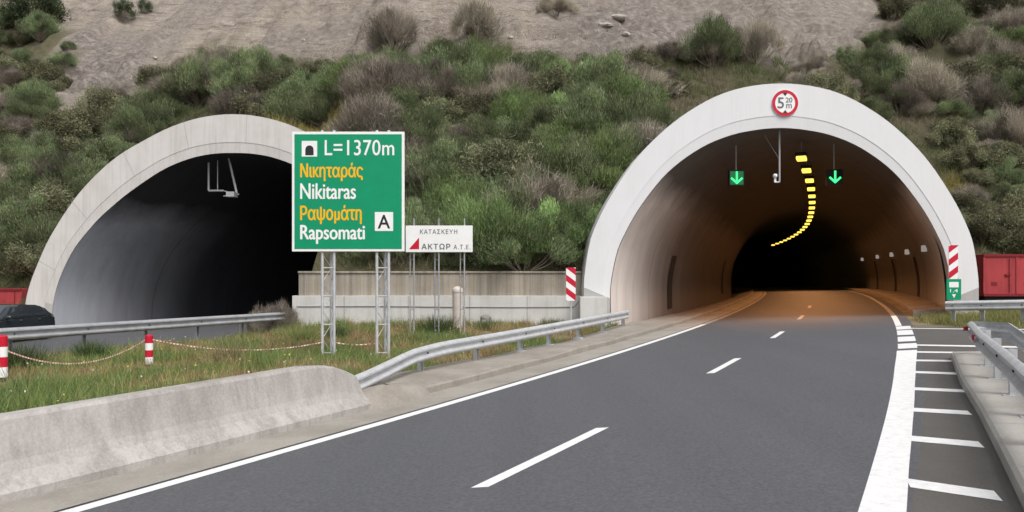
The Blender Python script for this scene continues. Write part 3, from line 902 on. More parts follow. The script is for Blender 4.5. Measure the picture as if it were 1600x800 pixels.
# lane signals with green arrows
def lane_signal(x, y, z, label, lit_field):
    r_ = thing('lane_signal', label, 'lane signal', (x, y, z), 'green arrow lane signals')
    s_ = 0.31
    MB().box(x - s_, x + s_, y, y + .18, z - s_, z + s_).build('housing', M['blackbox'], r_, bevel=0.015)
    MB().box(x - s_ + .05, x + s_ - .05, y - .006, y, z - s_ + .05, z + s_ - .05).build('screen', M['green_dim'] if lit_field else M['blackbox'], r_)
    m = MB(); w_ = 0.038
    yy = y - 0.02
    def bar(a, b):
        a, b = Vector(a), Vector(b); d = (b - a).normalized(); p = Vector((-d.y, d.x)) * w_
        q = [a - p, b - p, b + p, a + p]
        m.add([(x + c_.x, yy, z + c_.y) for c_ in q] + [(x + c_.x, yy + .012, z + c_.y) for c_ in q], [(0, 1, 2, 3), (7, 6, 5, 4), (0, 4, 5, 1), (1, 5, 6, 2), (2, 6, 7, 3), (3, 7, 4, 0)])
    bar((0, .25), (0, -.17)); bar((-.22, 0.0), (0.02, -.215)); bar((.22, 0.0), (-.02, -.215))
    m.build('arrow', M['green_lit'], r_)
    MB().tube((x, y + .1, z + s_), (x, y + .1, z + 1.35), .025).build('hanger', M['pole_grey'], r_)
lane_signal(8.78, 30.0, 6.10, 'green down arrow lane signal on a faintly lit square, left of the hanging pole', True)
lane_signal(12.62, 30.0, 6.13, 'green down arrow lane signal on a black square, right of the yellow lamps', False)

# height limit sign on the crown
cx_, cz_ = 9.94, 2 + (442 - 161) / 1200 * 27.95
r_ = thing('height_sign', 'round red rimmed height limit sign on the crown of the white tunnel ring', 'road sign', (cx_, QY - .05, cz_))
def disc(r0, r1, y, n=40, cx=cx_, cz=cz_):
    m = MB(); vs = []
    for k in range(n):
        a = 2 * math.pi * k / n
        for r in (r0, r1): vs.append((cx + r * math.cos(a), y, cz + r * math.sin(a)))
    m.add(vs, [(2 * k, 2 * k + 1, (2 * k + 3) % (2 * n), (2 * k + 2) % (2 * n)) for k in range(n)])
    return m
m = MB().tube((cx_, QY - .004, cz_), (cx_, QY - .05, cz_), .475, n=40); m.build('panel', M['sign_white'], r_)
disc(.365, .475, QY - .056).build('rim', M['sign_red'], r_)
m = MB()
for s_ in (1, -1):
    m.add([(cx_ - .09, QY - .056, cz_ + s_ * .366), (cx_ + .09, QY - .056, cz_ + s_ * .366), (cx_, QY - .056, cz_ + s_ * .25)], [(0, 1, 2)])
m.build('marker', M['sign_black'], r_)
text_part('lettering', '5', M['sign_text_grey'], r_, cx_ - .27, cx_ - .05, cz_ - .19, cz_ + .20, QY - .057, 0.02)
text_part('lettering', '20', M['sign_text_grey'], r_, cx_ + .02, cx_ + .26, cz_ + .02, cz_ + .20, QY - .057, 0.02)
text_part('lettering', 'm', M['sign_text_grey'], r_, cx_ + .04, cx_ + .24, cz_ - .19, cz_ - .04, QY - .057, 0.02)

# hanging camera poles
x, y = 9.96, 28.6
r_ = thing('hanging_camera', 'grey pole with a small traffic camera hanging in the lit tunnel mouth', 'traffic camera', (x, y, 5.9))
MB().tube((x, y, 7.9), (x, y, 5.75), .035).tube((x, y, 5.75), (x - .16, y, 5.75), .03).build('pole', M['pole_grey'], r_)
MB().tube((x - .35, y + .6, 7.6), (x, y, 6.6), .012).build('brace', M['pole_grey'], r_)
MB().sphere((x - .17, y - .02, 5.98), .085, sy=1.3).box(x - .2, x - .13, y - .03, y + .03, 5.74, 5.92).build('camera', M['sign_white'], r_, smooth=True)
y = 32.6
def lp(px, py): return ((px - 800) / 1200 * y, y, 2 + (442 - py) / 1200 * y)
r_ = thing('hanging_camera', 'grey bracket frame with a camera hanging in the dark tunnel mouth', 'traffic camera', lp(345, 300))
a, b, c_, d = lp(326, 236), lp(326, 298), lp(349, 298), lp(366, 303)
MB().tube(a, b, .045).tube(b, c_, .045).tube(c_, d, .02).build('bracket', M['pole_grey'], r_)
MB().tube(lp(340, 236), lp(340, 297), .02).build('pole', M['pole_grey'], r_)
MB().tube(lp(355, 236), lp(370, 302), .05).build('brace', M['pole_grey'], r_)
dd = Vector(d); MB().box(dd.x - .22, dd.x + .12, y - .35, y + .1, dd.z - .15, dd.z + .06).tube((dd.x - .45, y, dd.z - .1), (dd.x + .2, y, dd.z - .02), .03).build('camera', M['pole_grey'], r_, bevel=0.0)

# ------------------------------------------------------------------ retaining wall between the portals
WY = 28.75
r_ = thing('retaining_wall', 'two tier concrete retaining wall with rain streaks between the two tunnels', 'wall', (-3, WY, 0.4))
x0, x1 = -8.05, 2.62
m = MB(); m.box(x0, x1, WY + .22, WY + .6, 1.5, 2.36); m.build('upper_tier', M['wall_upper'], r_, bevel=0.012)
m = MB(); m.box(x0 - .02, x1, WY + .17, WY + .64, 2.361, 2.44); m.build('coping', M['wall_upper'], r_, bevel=0.012)
m = MB(); m.box(x0 - .18, x1 - .004, WY, WY + .62, -.3, 1.52); m.build('lower_tier', M['wall_lower'], r_, bevel=0.012)
m = MB()
xx = x0 + .25
while xx < x1 - .1:
    m.box(xx, xx + .025, WY + .2165, WY + .23, 1.53, 2.355); xx += random.choice((.5, .62, .8, .4, .95))
m.build('panel_joint', M['ring_joint'], r_)
m = MB()
for xx in (-6.3, -3.9, -1.6, 0.55): m.box(xx, xx + .03, WY - .003, WY + .01, 0, 1.51)
m.build('panel_joint', M['ring_joint'], r_)
m = MB()
pts = [(x0, 1.12), (-5, 1.13), (-2.2, 1.10), (0.2, 1.09), (2.3, 1.1), (2.55, 1.35)]
for (a, za), (b, zb) in zip(pts, pts[1:]): m.tube((a, WY - .02, za), (b, WY - .02, zb), .016, n=6)
m.build('cable', M['ring_joint'], r_)
# buttress by the right portal foot
r_ = thing('portal_plinth', 'short grey concrete block at the left foot of the white tunnel ring', 'concrete block', (2.95, QY, .15))
MB().box(2.45, 3.42, QY - .35, QY - .004, -.2, 1.50).build('block', M['wall_lower'], r_, bevel=0.02)

# ------------------------------------------------------------------ concrete barrier
r_ = thing('concrete_barrier', 'stained concrete roadside barrier along the left edge of the road', 'barrier', (L(9) - 1.4, 9, g(L(9) - 1.4, 9)))
prof = [(0, -.06), (0, .10), (.012, .115), (.15, .27), (.20, .38), (.30, .80), (.335, .84), (.52, .84), (.545, .80), (.60, .30), (.76, .10), (.76, -.06)]
m = MB(); rings = []
ylist = list(np.arange(-12, 11.51, 0.5)) + [12.0, 12.3, 12.5, 12.7, 12.85, 12.95]
for y in ylist:
    base = L(y) - perp(y, 1.0)
    z0 = g(L(y) - perp(y, 1.02), y)
    k = math.sqrt(1 + slope(y) ** 2)
    drop = 0 if y < 12.0 else 0.34 * ((y - 12.0) / 0.95) ** 2
    wob = 0.012 * noise.noise((y * .9, 0, 5))
    rings.append([(base - o * k + wob, y, z0 + (h * (1 - drop) if h > 0.2 else h)) for o, h in prof])
m.loft(rings)
m.build('barrier_body', M['barrier'], r_)
m = MB()
for y in (10.75,):
    pts = []
    for o, h in prof[:7]:
        base = L(y) - perp(y, 1.0); k = math.sqrt(1 + slope(y) ** 2); z0 = g(L(y) - perp(y, 1.02), y)
        pts.append((base - o * k + 0.004, y, z0 + h + .003)); pts.append((base + .012 - o * k + 0.004, y + .03, z0 + h + .003))
    m.add(pts, [(2 * k_, 2 * k_ + 1, 2 * k_ + 3, 2 * k_ + 2) for k_ in range(6)])
m.build('joint', M['island'], r_)
# broken concrete lump at the barrier's end
m = MB(); rings = []
ex, ey = L(13.65) - perp(13.65, 1.32), 13.7
for i in range(7):
    th = i / 6 * math.pi / 2
    rings.append([(ex + (.60 * math.cos(th) + .02) * math.cos(a) + .42 * math.cos(th) * math.sin(a) + .10 * noise.noise((a, th, 2)), ey + (1.05 * math.cos(th) + .02) * math.sin(a) + .08 * noise.noise((a, th, 6)), g(ex, ey) - .06 + .36 * math.sin(th) + .05 * noise.noise((a * 2, th * 2, 1))) for a in np.linspace(0, 2 * math.pi, 18)[:-1]])
m.loft(rings)
tag(m.build('concrete_lump', M['kerb'], loc=(ex, ey, g(ex, ey)), smooth=True), 'rough rounded lump of concrete at the end of the roadside barrier', 'concrete lump')

# ------------------------------------------------------------------ guardrails
WB = [(0.0, .155), (.02, .15), (.075, .105), (.08, .075), (.012, .02), (.012, -.02), (.08, -.075), (.075, -.105), (.02, -.15), (0.0, -.155)]
def guardrail(label, pts, post_at, side, mat, post_mat, groups, post_h=None, reflect=None, flare=None, dense=0.5, ground=g):
    """pts: list of (x, y, z of rail centre); side: +1 the beam bulges to +x of its direction of travel"""
    mid_ = pts[len(pts) // 2]
    root = thing('guardrail', label, 'guardrail', (mid_[0], mid_[1], ground(mid_[0], mid_[1])), groups)
    P = [Vector(p) for p in pts]
    rings = []
    for i, p in enumerate(P):
        a = P[max(0, i - 1)]; b = P[min(len(P) - 1, i + 1)]
        d = (b - a); d.z = 0; d.normalize()
        nrm = Vector((d.y, -d.x, 0)) * side
        fr = [(o, h) for o, h in WB] + [(o - .008, h) for o, h in reversed(WB)]
        rings.append([p + nrm * o + Vector((0, 0, h)) for o, h in fr])
    MB().loft(rings).build('rail', mat, root, smooth=True)
    for (x, y, ztop) in post_at:
        gz = ground(x, y)
        i = min(range(len(P) - 1), key=lambda k: (P[k].xy - Vector((x, y))).length)
        d = (P[i + 1] - P[i]); d.z = 0; d.normalize(); nrm = Vector((d.y, -d.x, 0)) * side
        c_ = Vector((x, y, 0)) - nrm * 0.16
        m = MB()
        # C section post
        def pl(a0, a1, b0, b1, z0, z1):
            vs = [c_ + d * a + nrm * b + Vector((0, 0, z)) for z in (z0, z1) for b in (b0, b1) for a in (a0, a1)]
            m.add(vs, [(0, 2, 3, 1), (4, 5, 7, 6), (0, 1, 5, 4), (2, 6, 7, 3), (0, 4, 6, 2), (1, 3, 7, 5)])
        pl(-.055, .055, -.05, -.042, gz - .1, ztop + .10)
        pl(-.055, -.047, -.042, .04, gz - .1, ztop + .10)
        pl(.047, .055, -.042, .04, gz - .1, ztop + .10)
        m.build('post', post_mat, root)
        m = MB(); pl(-.04, .04, .045, .14, ztop - .09, ztop + .09); m.build('spacer', post_mat, root)
        m = MB(); q = c_ + nrm * .175 + Vector((0, 0, ztop)); m.tube(q, q + nrm * .02, .018, n=8); m.build('bolt', M['bolt'], root)
        if post_h:
            m = MB(); pl(-.12, .12, -.12, .12, gz + post_h - .1, gz + post_h + .012); m.build('foot_plate', post_mat, root)
    return root

# rail from the barrier end to the white portal
pts = []
for y in list(np.arange(12.75, 27.95, 0.4)):
    x = L(y) - perp(y, 2.0 if y > 15.5 else 1.42 + (y - 12.75) / 2.75 * 0.58)
    z = g(L(y) - 1.2, y) + 0.15 + 0.46
    if y < 17.0: z -= 0.34 * sm(17.0, 13.0, y) if False else 0.28 * (1 - sm(12.4, 16.8, y))
    pts.append((x, y, z))
posts = []
for y in (15.9, 17.85, 19.9, 21.6, 23.7, 25.6, 27.5):
    i = min(range(len(pts)), key=lambda k: abs(pts[k][1] - y)); posts.append(pts[i])
def g_k(x, y): return g(L(y) - 1.2, y)
guardrail('galvanised guardrail rising from the concrete barrier to the white tunnel', pts, posts, 1, M['galv'], M['galv'], None, 0.15, ground=g_k)
# rail of the left carriageway
pts = []
for t_ in np.arange(-5, 5.25, 0.25):
    x, y = -12 + .75 * t_, 18.5 + 1.86 * t_
    pts.append((x, y, 0.77 + 0.004 * t_))
guardrail('weathered grey guardrail beside the left carriageway, beyond the striped posts', pts, [pts[i] for i in range(0, len(pts), 4)], 1, M['galv_old'], M['galv_old'], None)
# rail on the traffic island
def kerb_x(y): return float(np.interp(y, [p[1] for p in edge], [p[0] for p in edge]))
ip = []
for y in np.arange(-2.0, 14.6, 0.5):
    ip.append((kerb_x(y) + 0.36, y, g(kerb_x(y), y) + .14 + .55))
e_ = Vector(ip[-1])
ip += [tuple(e_ + Vector(o)) for o in ((.22, .42, -.01), (.36, .56, -.02), (.50, .60, -.02), (.62, .52, -.02), (.66, .36, -.02))]
back = []
for y in np.arange(14.4, -2.3, -0.5):
    back.append((kerb_x(y) + 0.36 + .60, y - .1, g(kerb_x(y), y) + .14 + .55))
def g_i(x, y): return g(x, y)
ir = guardrail('clean galvanised guardrail on the concrete traffic island, with red reflectors', ip + back, [ip[i] for i in (1, 3, 7, 11, 15, 19, 22, 25, 28, 31)], -1, M['galv'], M['galv'], None, 0.14, ground=g_i)
for i in (30, 34):
    q = Vector(ip[i]); d = (Vector(ip[min(i + 1, len(ip) - 1)]) - q).normalized(); nr = Vector((-d.y, d.x, 0))
    c_ = q + nr * .075
    m = MB(); m.add([c_ + d * a + nr * b + Vector((0, 0, z)) for z in (-.03, .05) for b in (0, .03) for a in (-.11, .11)],
        [(0, 2, 3, 1), (4, 5, 7, 6), (0, 1, 5, 4), (2, 6, 7, 3), (0, 4, 6, 2), (1, 3, 7, 5)])
    m.build('reflector', M['sign_red'], ir)
# rail on the verge to the right of the white portal
vp = [(13.75, 24.35), (14.3, 23.85), (15.0, 23.2), (16, 22.3), (18, 20.4), (21, 17.6), (25, 14)]
dv = []
for (xa, ya), (xb, yb) in zip(vp, vp[1:]):
    for k in range(4): dv.append((xa + (xb - xa) * k / 4, ya + (yb - ya) * k / 4))
dv = [(x, y, g(x, y) + .58) for x, y in dv]
guardrail('galvanised guardrail on the grass verge in front of the red container', dv, [dv[i] for i in (1, 5, 9, 12, 15, 18, 21)], 1, M['galv'], M['galv'], None)

# ------------------------------------------------------------------ direction sign
SY = 19.45
def spx(px): return (px - 800) / 1200 * SY
def spz(py): return 2 + (442 - py) / 1200 * SY
r_ = thing('direction_sign', 'large green tunnel name sign with white and yellow lettering on two lattice posts', 'road sign', (spx(545), SY, .12))
X0, X1, Z0, Z1 = spx(456.5), spx(632), spz(393), spz(206)
MB().box(X0, X1, SY - .02, SY + .03, Z0, Z1).build('panel', [M['sign_white']], r_, bevel=0.008)
b_ = .065
MB().box(X0 + b_, X1 - b_, SY - .026, SY - .02, Z0 + b_, Z1 - b_).build('green_field', M['sign_green'], r_)
ty = SY - .029
def tx(name, s, mat, a, b, t_, bt, bold, sp_=1.0):
    return text_part(name, s, mat, r_, spx(a), spx(b), spz(bt), spz(t_), ty, bold, sp_)
# tunnel pictogram
MB().box(spx(472), spx(496), SY - .032, SY - .0265, spz(245), spz(220.5)).build('pictogram', M['sign_white'], r_)
m = MB(); cx0, cz0 = spx(484), spz(234); rad = .105
pts = [(cx0 + rad * math.cos(a), cz0 + rad * math.sin(a)) for a in np.linspace(0, math.pi, 12)] + [(cx0 - rad, spz(243)), (cx0 + rad, spz(243))]
m.add([(x, SY - .0335, z) for x, z in pts], [tuple(range(len(pts)))]); m.build('pictogram', M['sign_black'], r_)
tx('lettering', 'L=1370m', M['sign_white'], 508, 616, 219, 243, 0.012, 1.05)
tx('lettering', 'Νικηταράς', M['sign_yellow'], 470, 567, 255, 283, 0.022)
tx('lettering', 'Nikitaras', M['sign_white'], 470, 556, 287, 311, 0.022)
tx('lettering', 'Ραψομάτη', M['sign_yellow'], 470, 565, 321, 350, 0.022)
tx('lettering', 'Rapsomati', M['sign_white'], 470, 570, 352, 381, 0.022)
MB().box(spx(586), spx(614.5), SY - .031, SY - .0265, spz(361), spz(331.5)).build('exit_field', M['sign_white'], r_)
text_part('lettering', 'A', M['sign_black'], r_, spx(591), spx(609.5), spz(357), spz(336), SY - .0325, 0.02)
def lattice(cx, top):
    m = MB()
    rr = .037
    gz = g(cx, SY)
    legs = [(cx - .15, SY + .06), (cx + .15, SY + .06), (cx + .02, SY + .30)]
    for x, y in legs: m.tube((x, y, gz - .1), (x, y, top), rr, n=8)
    z = gz + .1; k = 0
    while z < top - .3:
        for i in (1, 2):
            a, b = legs[i], legs[(i + 1) % 3]
            if k % 2: a, b = b, a
            m.tube((*a, z), (*b, z + .36), .009, n=5)
        if k % 2 == 0:
            m.tube((*legs[0], z), (*legs[1], z), .02, n=6)
        z += .36; k += 1
    return m
for pxc in (512, 597.5):
    lattice(spx(pxc), Z1 + .05).build('post', M['galv'], r_)
for zz in (Z0 + .5, Z1 - .5):
    MB().box(X0 + .15, X1 - .15, SY + .0305, SY + .058, zz - .04, zz + .04).build('back_rail', M['sign_grey_back'], r_)

# ------------------------------------------------------------------ builder's board
BY = 25.4
def bpx(px): return (px - 800) / 1200 * BY
def bpz(py): return 2 + (442 - py) / 1200 * BY
r_ = thing('notice_board', 'small white board with a red triangle on three thin posts before the wall', 'sign', (bpx(686), BY, .25))
MB().box(bpx(634), bpx(738.5), BY - .02, BY + .02, bpz(394), bpz(352.5)).build('panel', M['sign_white'], r_, bevel=.006)
m = MB(); m.add([(bpx(639), BY - .024, bpz(389.5)), (bpx(655), BY - .024, bpz(389.5)), (bpx(655), BY - .024, bpz(371))], [(0, 1, 2)]); m.build('emblem', M['sign_red'], r_)
text_part('lettering', 'ΚΑΤΑΣΚΕΥΗ', M['sign_text_grey'], r_, bpx(656.5), bpx(714.5), bpz(365.5), bpz(358.5), BY - .024, 0.01, 1.2)
text_part('lettering', 'ΑΚΤΩΡ', M['sign_text_grey'], r_, bpx(659), bpx(703.5), bpz(389.5), bpz(381), BY - .024, 0.035, 1.2)
text_part('lettering', 'Α.Τ.Ε.', M['sign_text_grey'], r_, bpx(709), bpx(735), bpz(389.5), bpz(382.5), BY - .024, 0.02, 1.3)
for pxc, pyt in ((645, 341), (684, 341), (724, 341)):
    m = MB(); x = bpx(pxc); gz = g(x, BY)
    m.tube((x + .03, BY + .05, gz - .1), (x + .03, BY + .05, bpz(pyt)), .024)
    m.tube((x - .11, BY + .16, gz - .1), (x - .11, BY + .16, bpz(368)), .02)
    z = gz + .3
    while z < bpz(394):
        m.tube((x + .03, BY + .05, z), (x - .11, BY + .16, z + .02), .01, n=5); z += .55
    m.build('post', M['galv_old'], r_)

# ------------------------------------------------------------------ hazard plates at the portal
def stripes(name, r_, xa, xb, za, zb, y, flip):
    MB().box(xa, xb, y, y + .02, za, zb).build('panel', M['sign_white'], r_)
    w_ = xb - xa; per = (zb - za) / 2.6; rise = w_ * 0.75
    k = -2
    while k * per < (zb - za) + per:
        lo = [(0, k * per + (0 if flip else rise)), (w_, k * per + (rise if flip else 0))]
        hi = [(0, lo[0][1] + per * .5), (w_, lo[1][1] + per * .5)]
        # clip the band to the plate with a fine fan of columns
        m = MB(); n = 8
        for c_ in range(n):
            qa, qb = c_ / n, (c_ + 1) / n
            pts = []
            for q in (qa, qb):
                l_ = min(max(lo[0][1] + (lo[1][1] - lo[0][1]) * q, 0), zb - za)
                h_ = min(max(hi[0][1] + (hi[1][1] - hi[0][1]) * q, 0), zb - za)
                pts.append((q, l_, h_))
            if pts[0][2] - pts[0][1] < 1e-4 and pts[1][2] - pts[1][1] < 1e-4: continue
            (q0, l0, h0), (q1, l1, h1) = pts
            m.add([(xa + q0 * w_, y - .003, za + l0), (xa + q1 * w_, y - .003, za + l1), (xa + q1 * w_, y - .003, za + h1), (xa + q0 * w_, y - .003, za + h0)], [(0, 1, 2, 3)])
        if m.f: m.build('stripe', M['sign_red'], r_)
        k += 1
HY = 25.6
def hp(px, py, y): return (px - 800) / 1200 * y, 2 + (442 - py) / 1200 * y
xa, za = hp(884.5, 470, HY); xb, zb = hp(899.5, 418, HY)
r_ = thing('hazard_marker', 'red and white striped hazard plate on a post left of the white tunnel', 'hazard marker', ((xa + xb) / 2, HY, g(xa, HY)), 'striped hazard plates at the tunnel mouth')
stripes('stripe', r_, xa, xb, za, zb, HY, False)
MB().tube(((xa + xb) / 2, HY + .045, g(xa, HY) - .05), ((xa + xb) / 2, HY + .045, zb - .05), .028).build('post', M['galv'], r_)
HY2 = 25.9
xa, za = hp(1482.5, 436, HY2); xb, zb = hp(1497, 383, HY2)
r_ = thing('hazard_marker', 'red and white striped hazard plate above a small green sign at the right tunnel foot', 'hazard marker', ((xa + xb) / 2, HY2, g(xa, HY2)), 'striped hazard plates at the tunnel mouth')
stripes('stripe', r_, xa, xb, za, zb, HY2, True)
MB().tube(((xa + xb) / 2, HY2 + .045, g(xa, HY2) - .05), ((xa + xb) / 2, HY2 + .045, zb - .05), .028).build('post', M['galv'], r_)
y = 25.8
xa, za = hp(1479, 468.5, y); xb, zb = hp(1502, 436, y)
r_ = thing('tunnel_sign', 'small green plate with white marks below the striped plate at right', 'sign', ((xa + xb) / 2, y, za))
MB().box(xa, xb, y, y + .02, za, zb).build('panel', M['sign_green'], r_, bevel=.004)
w_ = xb - xa; h_ = zb - za
MB().box(xa + .18 * w_, xb - .18 * w_, y - .004, y - .001, zb - .40 * h_, zb - .14 * h_).build('pictogram', M['sign_white'], r_)
text_part('lettering', '1.4', M['sign_white'], r_, xa + .24 * w_, xb - .24 * w_, za + .36 * h_, za + .52 * h_, y - .004, .02)
m = MB(); cxm = (xa + xb) / 2
m.add([(cxm - .13 * w_, y - .004, za + .27 * h_), (cxm + .13 * w_, y - .004, za + .27 * h_), (cxm, y - .004, za + .08 * h_)], [(0, 1, 2)]); m.build('marker', M['sign_white'], r_)

# ------------------------------------------------------------------ pipe, drain cap, striped posts, tape
x, y = (715 - 800) / 1200 * 27.6, 27.6
r_ = thing('standpipe', 'pinkish standing pipe with rounded top in front of the retaining wall', 'pipe', (x, y, g(x, y)))
MB().tube((x, y, 0), (x, y, 1.72), .185, n=20).sphere((x, y, 1.72), .2, 20, 8, sz=.8).build('pipe', M['cream'], r_, smooth=True)
MB().tube((x, y, 1.66), (x, y, 1.72), .205, n=20).build('collar', M['cream'], r_, smooth=True)
x, y = (759 - 800) / 1200 * 27.9, 27.9
r_ = thing('drain_box', 'round grey drain cap low against the pale wall', 'drain', (x, y, .5))
MB().tube((x, y, .15), (x, y, .72), .2, n=18).sphere((x, y, .72), .205, 18, 8, sz=.7).build('body', M['drain'], r_, smooth=True)
MB().box(x - .14, x + .14, y - .215, y - .15, .38, .66).build('cover', M['plinth'], r_, bevel=.02)
def marker_post(px, base_py, top_py, label, rad):
    y = (2 - .12) * 1200 / (base_py - 442); x = (px - 800) / 1200 * y
    top = 2 + (442 - top_py) / 1200 * y; gz = g(x, y)
    r_ = thing('striped_post', label, 'post', (x, y, gz), 'red and white striped posts holding the tape')
    n = 4; hh = (top - gz) / (n + .3)
    MB().tube((x, y, gz - .05), (x, y, gz + hh * .3), rad * 1.5, rad * 1.2, n=16).build('foot', M['rubber'], r_, smooth=True)
    for k in range(n):
        MB().tube((x, y, gz + hh * (k + .3)), (x, y, gz + hh * (k + 1.3)), rad, n=16).build('band', M['sign_white'] if k % 2 == 0 else M['sign_red'], r_, smooth=True)
    MB().sphere((x, y, top), rad * .96, 14, 6, sz=.4).build('cap', M['sign_red'], r_, smooth=True)
    return Vector((x, y, top))
pA = marker_post(4, 594, 526, 'thick striped post cut by the left edge, nearest the camera', .088)
pB = marker_post(233, 572, 525, 'thin striped post standing alone in the meadow', .085)
def tape(a, b, sag, label, n=110, w_=.026):
    m = MB(); a, b = Vector(a), Vector(b); vs = []
    for k in range(n + 1):
        t_ = k / n; p = a.lerp(b, t_); z = p.z - sag * 4 * t_ * (1 - t_)
        z = max(z, g(p.x, p.y) + .16 + .03 * math.sin(k * .9))
        vs += [(p.x, p.y, z - w_ / 2), (p.x, p.y + .012 * math.sin(k * .6), z + w_ / 2), (p.x, p.y + .012, z + w_ / 2), (p.x, p.y + .012, z - w_ / 2)]
    for k in range(n):
        i = 4 * k
        m.add([vs[i + q] for q in range(8)], [(0, 4, 5, 1), (1, 5, 6, 2), (2, 6, 7, 3), (3, 7, 4, 0)], k % 2)
    tag(m.build('barrier_tape', [M['tape_pale'], M['tape_red']], loc=a.lerp(b, .5)), label, 'barrier tape', 'sagging strips of barrier tape')
tape(pA + Vector((.1, 0, -.28)), pB + Vector((-.08, 0, -.08)), .38, 'red and white tape sagging between the two striped posts')
tape(pB + Vector((.08, 0, -.08)), (spx(505), SY + .05, .50), .22, 'red and white tape sagging from the thin striped post to the sign')
tape((spx(520), SY + .05, .50), (spx(590), SY + .05, .48), .06, 'short strip of tape strung between the two lattice posts', 20)

# ------------------------------------------------------------------ red containers
def container(name, label, xa, xb, ya, yb, za, zb, nrib):
    r_ = thing(name, label, 'container', ((xa + xb) / 2, (ya + yb) / 2, za))
    MB().box(xa, xb, ya, yb, za, zb).build('body', M['red_box'], r_, bevel=.02)
    for k in range(nrib + 1):
        x = xa + (xb - xa) * k / nrib
        MB().box(x - .03, x + .03, ya - .03, ya - .002, za + .12, zb - .12).build('rib', M['red_box'], r_)
    for z in (za, zb - .1):
        MB().box(xa - .02, xb + .02, ya - .045, ya - .0305, z, z + .1).build('rail', M['red_dark'], r_)
    for k in range(nrib):
        x = xa + (xb - xa) * (k + .5) / nrib
        m = MB().tube((x + .35, ya - .03, za + .15), (x + .35, ya - .03, zb - .15), .014, n=6)
        m.build('locking_bar', M['red_dark'], r_)
        MB().box(x + .18, x + .40, ya - .055, ya - .004, (za + zb) / 2 - .02, (za + zb) / 2 + .04).build('handle', M['red_dark'], r_)
        MB().box(x - .35, x - .12, ya - .008, ya - .003, za + .42, za + .56).build('plate', M['red_dark'], r_)
    MB().box(xa + .1, xb - .1, ya + .1, yb - .1, za - .25, za).build('base', M['rubber'], r_)
yc = 30.2
container('storage_container', 'faded red steel container behind the right foot of the white tunnel', 18.55, 25.0, yc, yc + 2.2, 2 - 21 / 1200 * yc, 2 + 45 / 1200 * yc, 5)
y = 29.0
xx = (1558 - 800) / 1200 * y
MB()
container('storage_container', 'red steel container at the left edge of the picture, behind the dark car', -30.0, (34 - 800) / 1200 * 36.5, 36.5, 38.8, .15, 2 - 9 / 1200 * 36.5, 5)
r_ = thing('concrete_block', 'pale pinkish concrete block beyond the left tunnel foot', 'concrete block', (-24, 38.9, .1))
MB().box(-25.5, -22.6, 39.0, 39.6, -.2, 2.35).build('block', M['cream'], r_, bevel=.02)

# ------------------------------------------------------------------ dark car on the left carriageway
CXc, CYc = -16.35, 24.4
car = thing('parked_car', 'dark hatchback on the left carriageway behind the guardrail', 'car', (CXc, CYc, g(CXc, CYc)))
car.rotation_euler = (0, 0, math.atan2(-1.0, -0.02)); car.scale = (.92, .92, .82)          # local +x is the nose
def cpart(m, name, mat, parent=car, smooth=True, bevel=0.0):
    o = m.build(name, mat, loc=(0, 0, 0), smooth=smooth, bevel=bevel); o.location = (0, 0, 0); o.parent = parent; return o
# body: sections along x (x, half width, z low, z shoulder)
secs = [(-2.02, .66, .45, .80), (-1.95, .80, .28, .92), (-1.5, .86, .22, .96), (-.6, .87, .20, .94), (.5, .87, .20, .92), (1.1, .86, .22, .88), (1.65, .82, .24, .78), (1.95, .74, .30, .68), (2.06, .58, .38, .58)]
rings = []
for x, w_, zl, zs_ in secs:
    rings.append([(x, -w_ * .92, zl), (x, -w_, zl + .12), (x, -w_ * 1.01, (zl + zs_) / 2), (x, -w_ * .97, zs_ - .03), (x, -w_ * .88, zs_), (x, 0, zs_ + .03), (x, w_ * .88, zs_), (x, w_ * .97, zs_ - .03), (x, w_ * 1.01, (zl + zs_) / 2), (x, w_, zl + .12), (x, w_ * .92, zl)])
cpart(MB().loft(rings), 'body', M['carpaint'])
cab = [(-1.98, .70, .93, .94), (-1.62, .68, .94, 1.28), (-1.1, .66, .94, 1.43), (-.3, .65, .94, 1.46), (.25, .645, .94, 1.42), (1.12, .70, .89, .905)]
rings = []
for x, w_, zl, zt in cab:
    wb = .80
    rings.append([(x, -wb, zl), (x, -(w_ * .55 + wb * .45), zl + (zt - zl) * .6), (x, -w_ * .93, zt - .02 if zt - zl > .1 else zt), (x, -w_ * .7, zt), (x, w_ * .7, zt), (x, w_ * .93, zt - .02 if zt - zl > .1 else zt), (x, (w_ * .55 + wb * .45), zl + (zt - zl) * .6), (x, wb, zl)])
cpart(MB().loft(rings), 'roof', M['carpaint'])
cpart(MB().add([(.33, -.55, 1.405), (.33, .55, 1.405), (1.06, .68, .945), (1.06, -.68, .945)], [(0, 1, 2, 3)]).add([(.33, -.55, 1.385), (.33, .55, 1.385), (1.06, .68, .925), (1.06, -.68, .925)], [(0, 1, 2, 3)]), 'windscreen', M['glass'], smooth=False)
cpart(MB().add([(-1.66, -.52, 1.29), (-1.66, .52, 1.29), (-1.95, .62, .99), (-1.95, -.62, .99)], [(0, 1, 2, 3)]), 'rear_window', M['glass'], smooth=False)
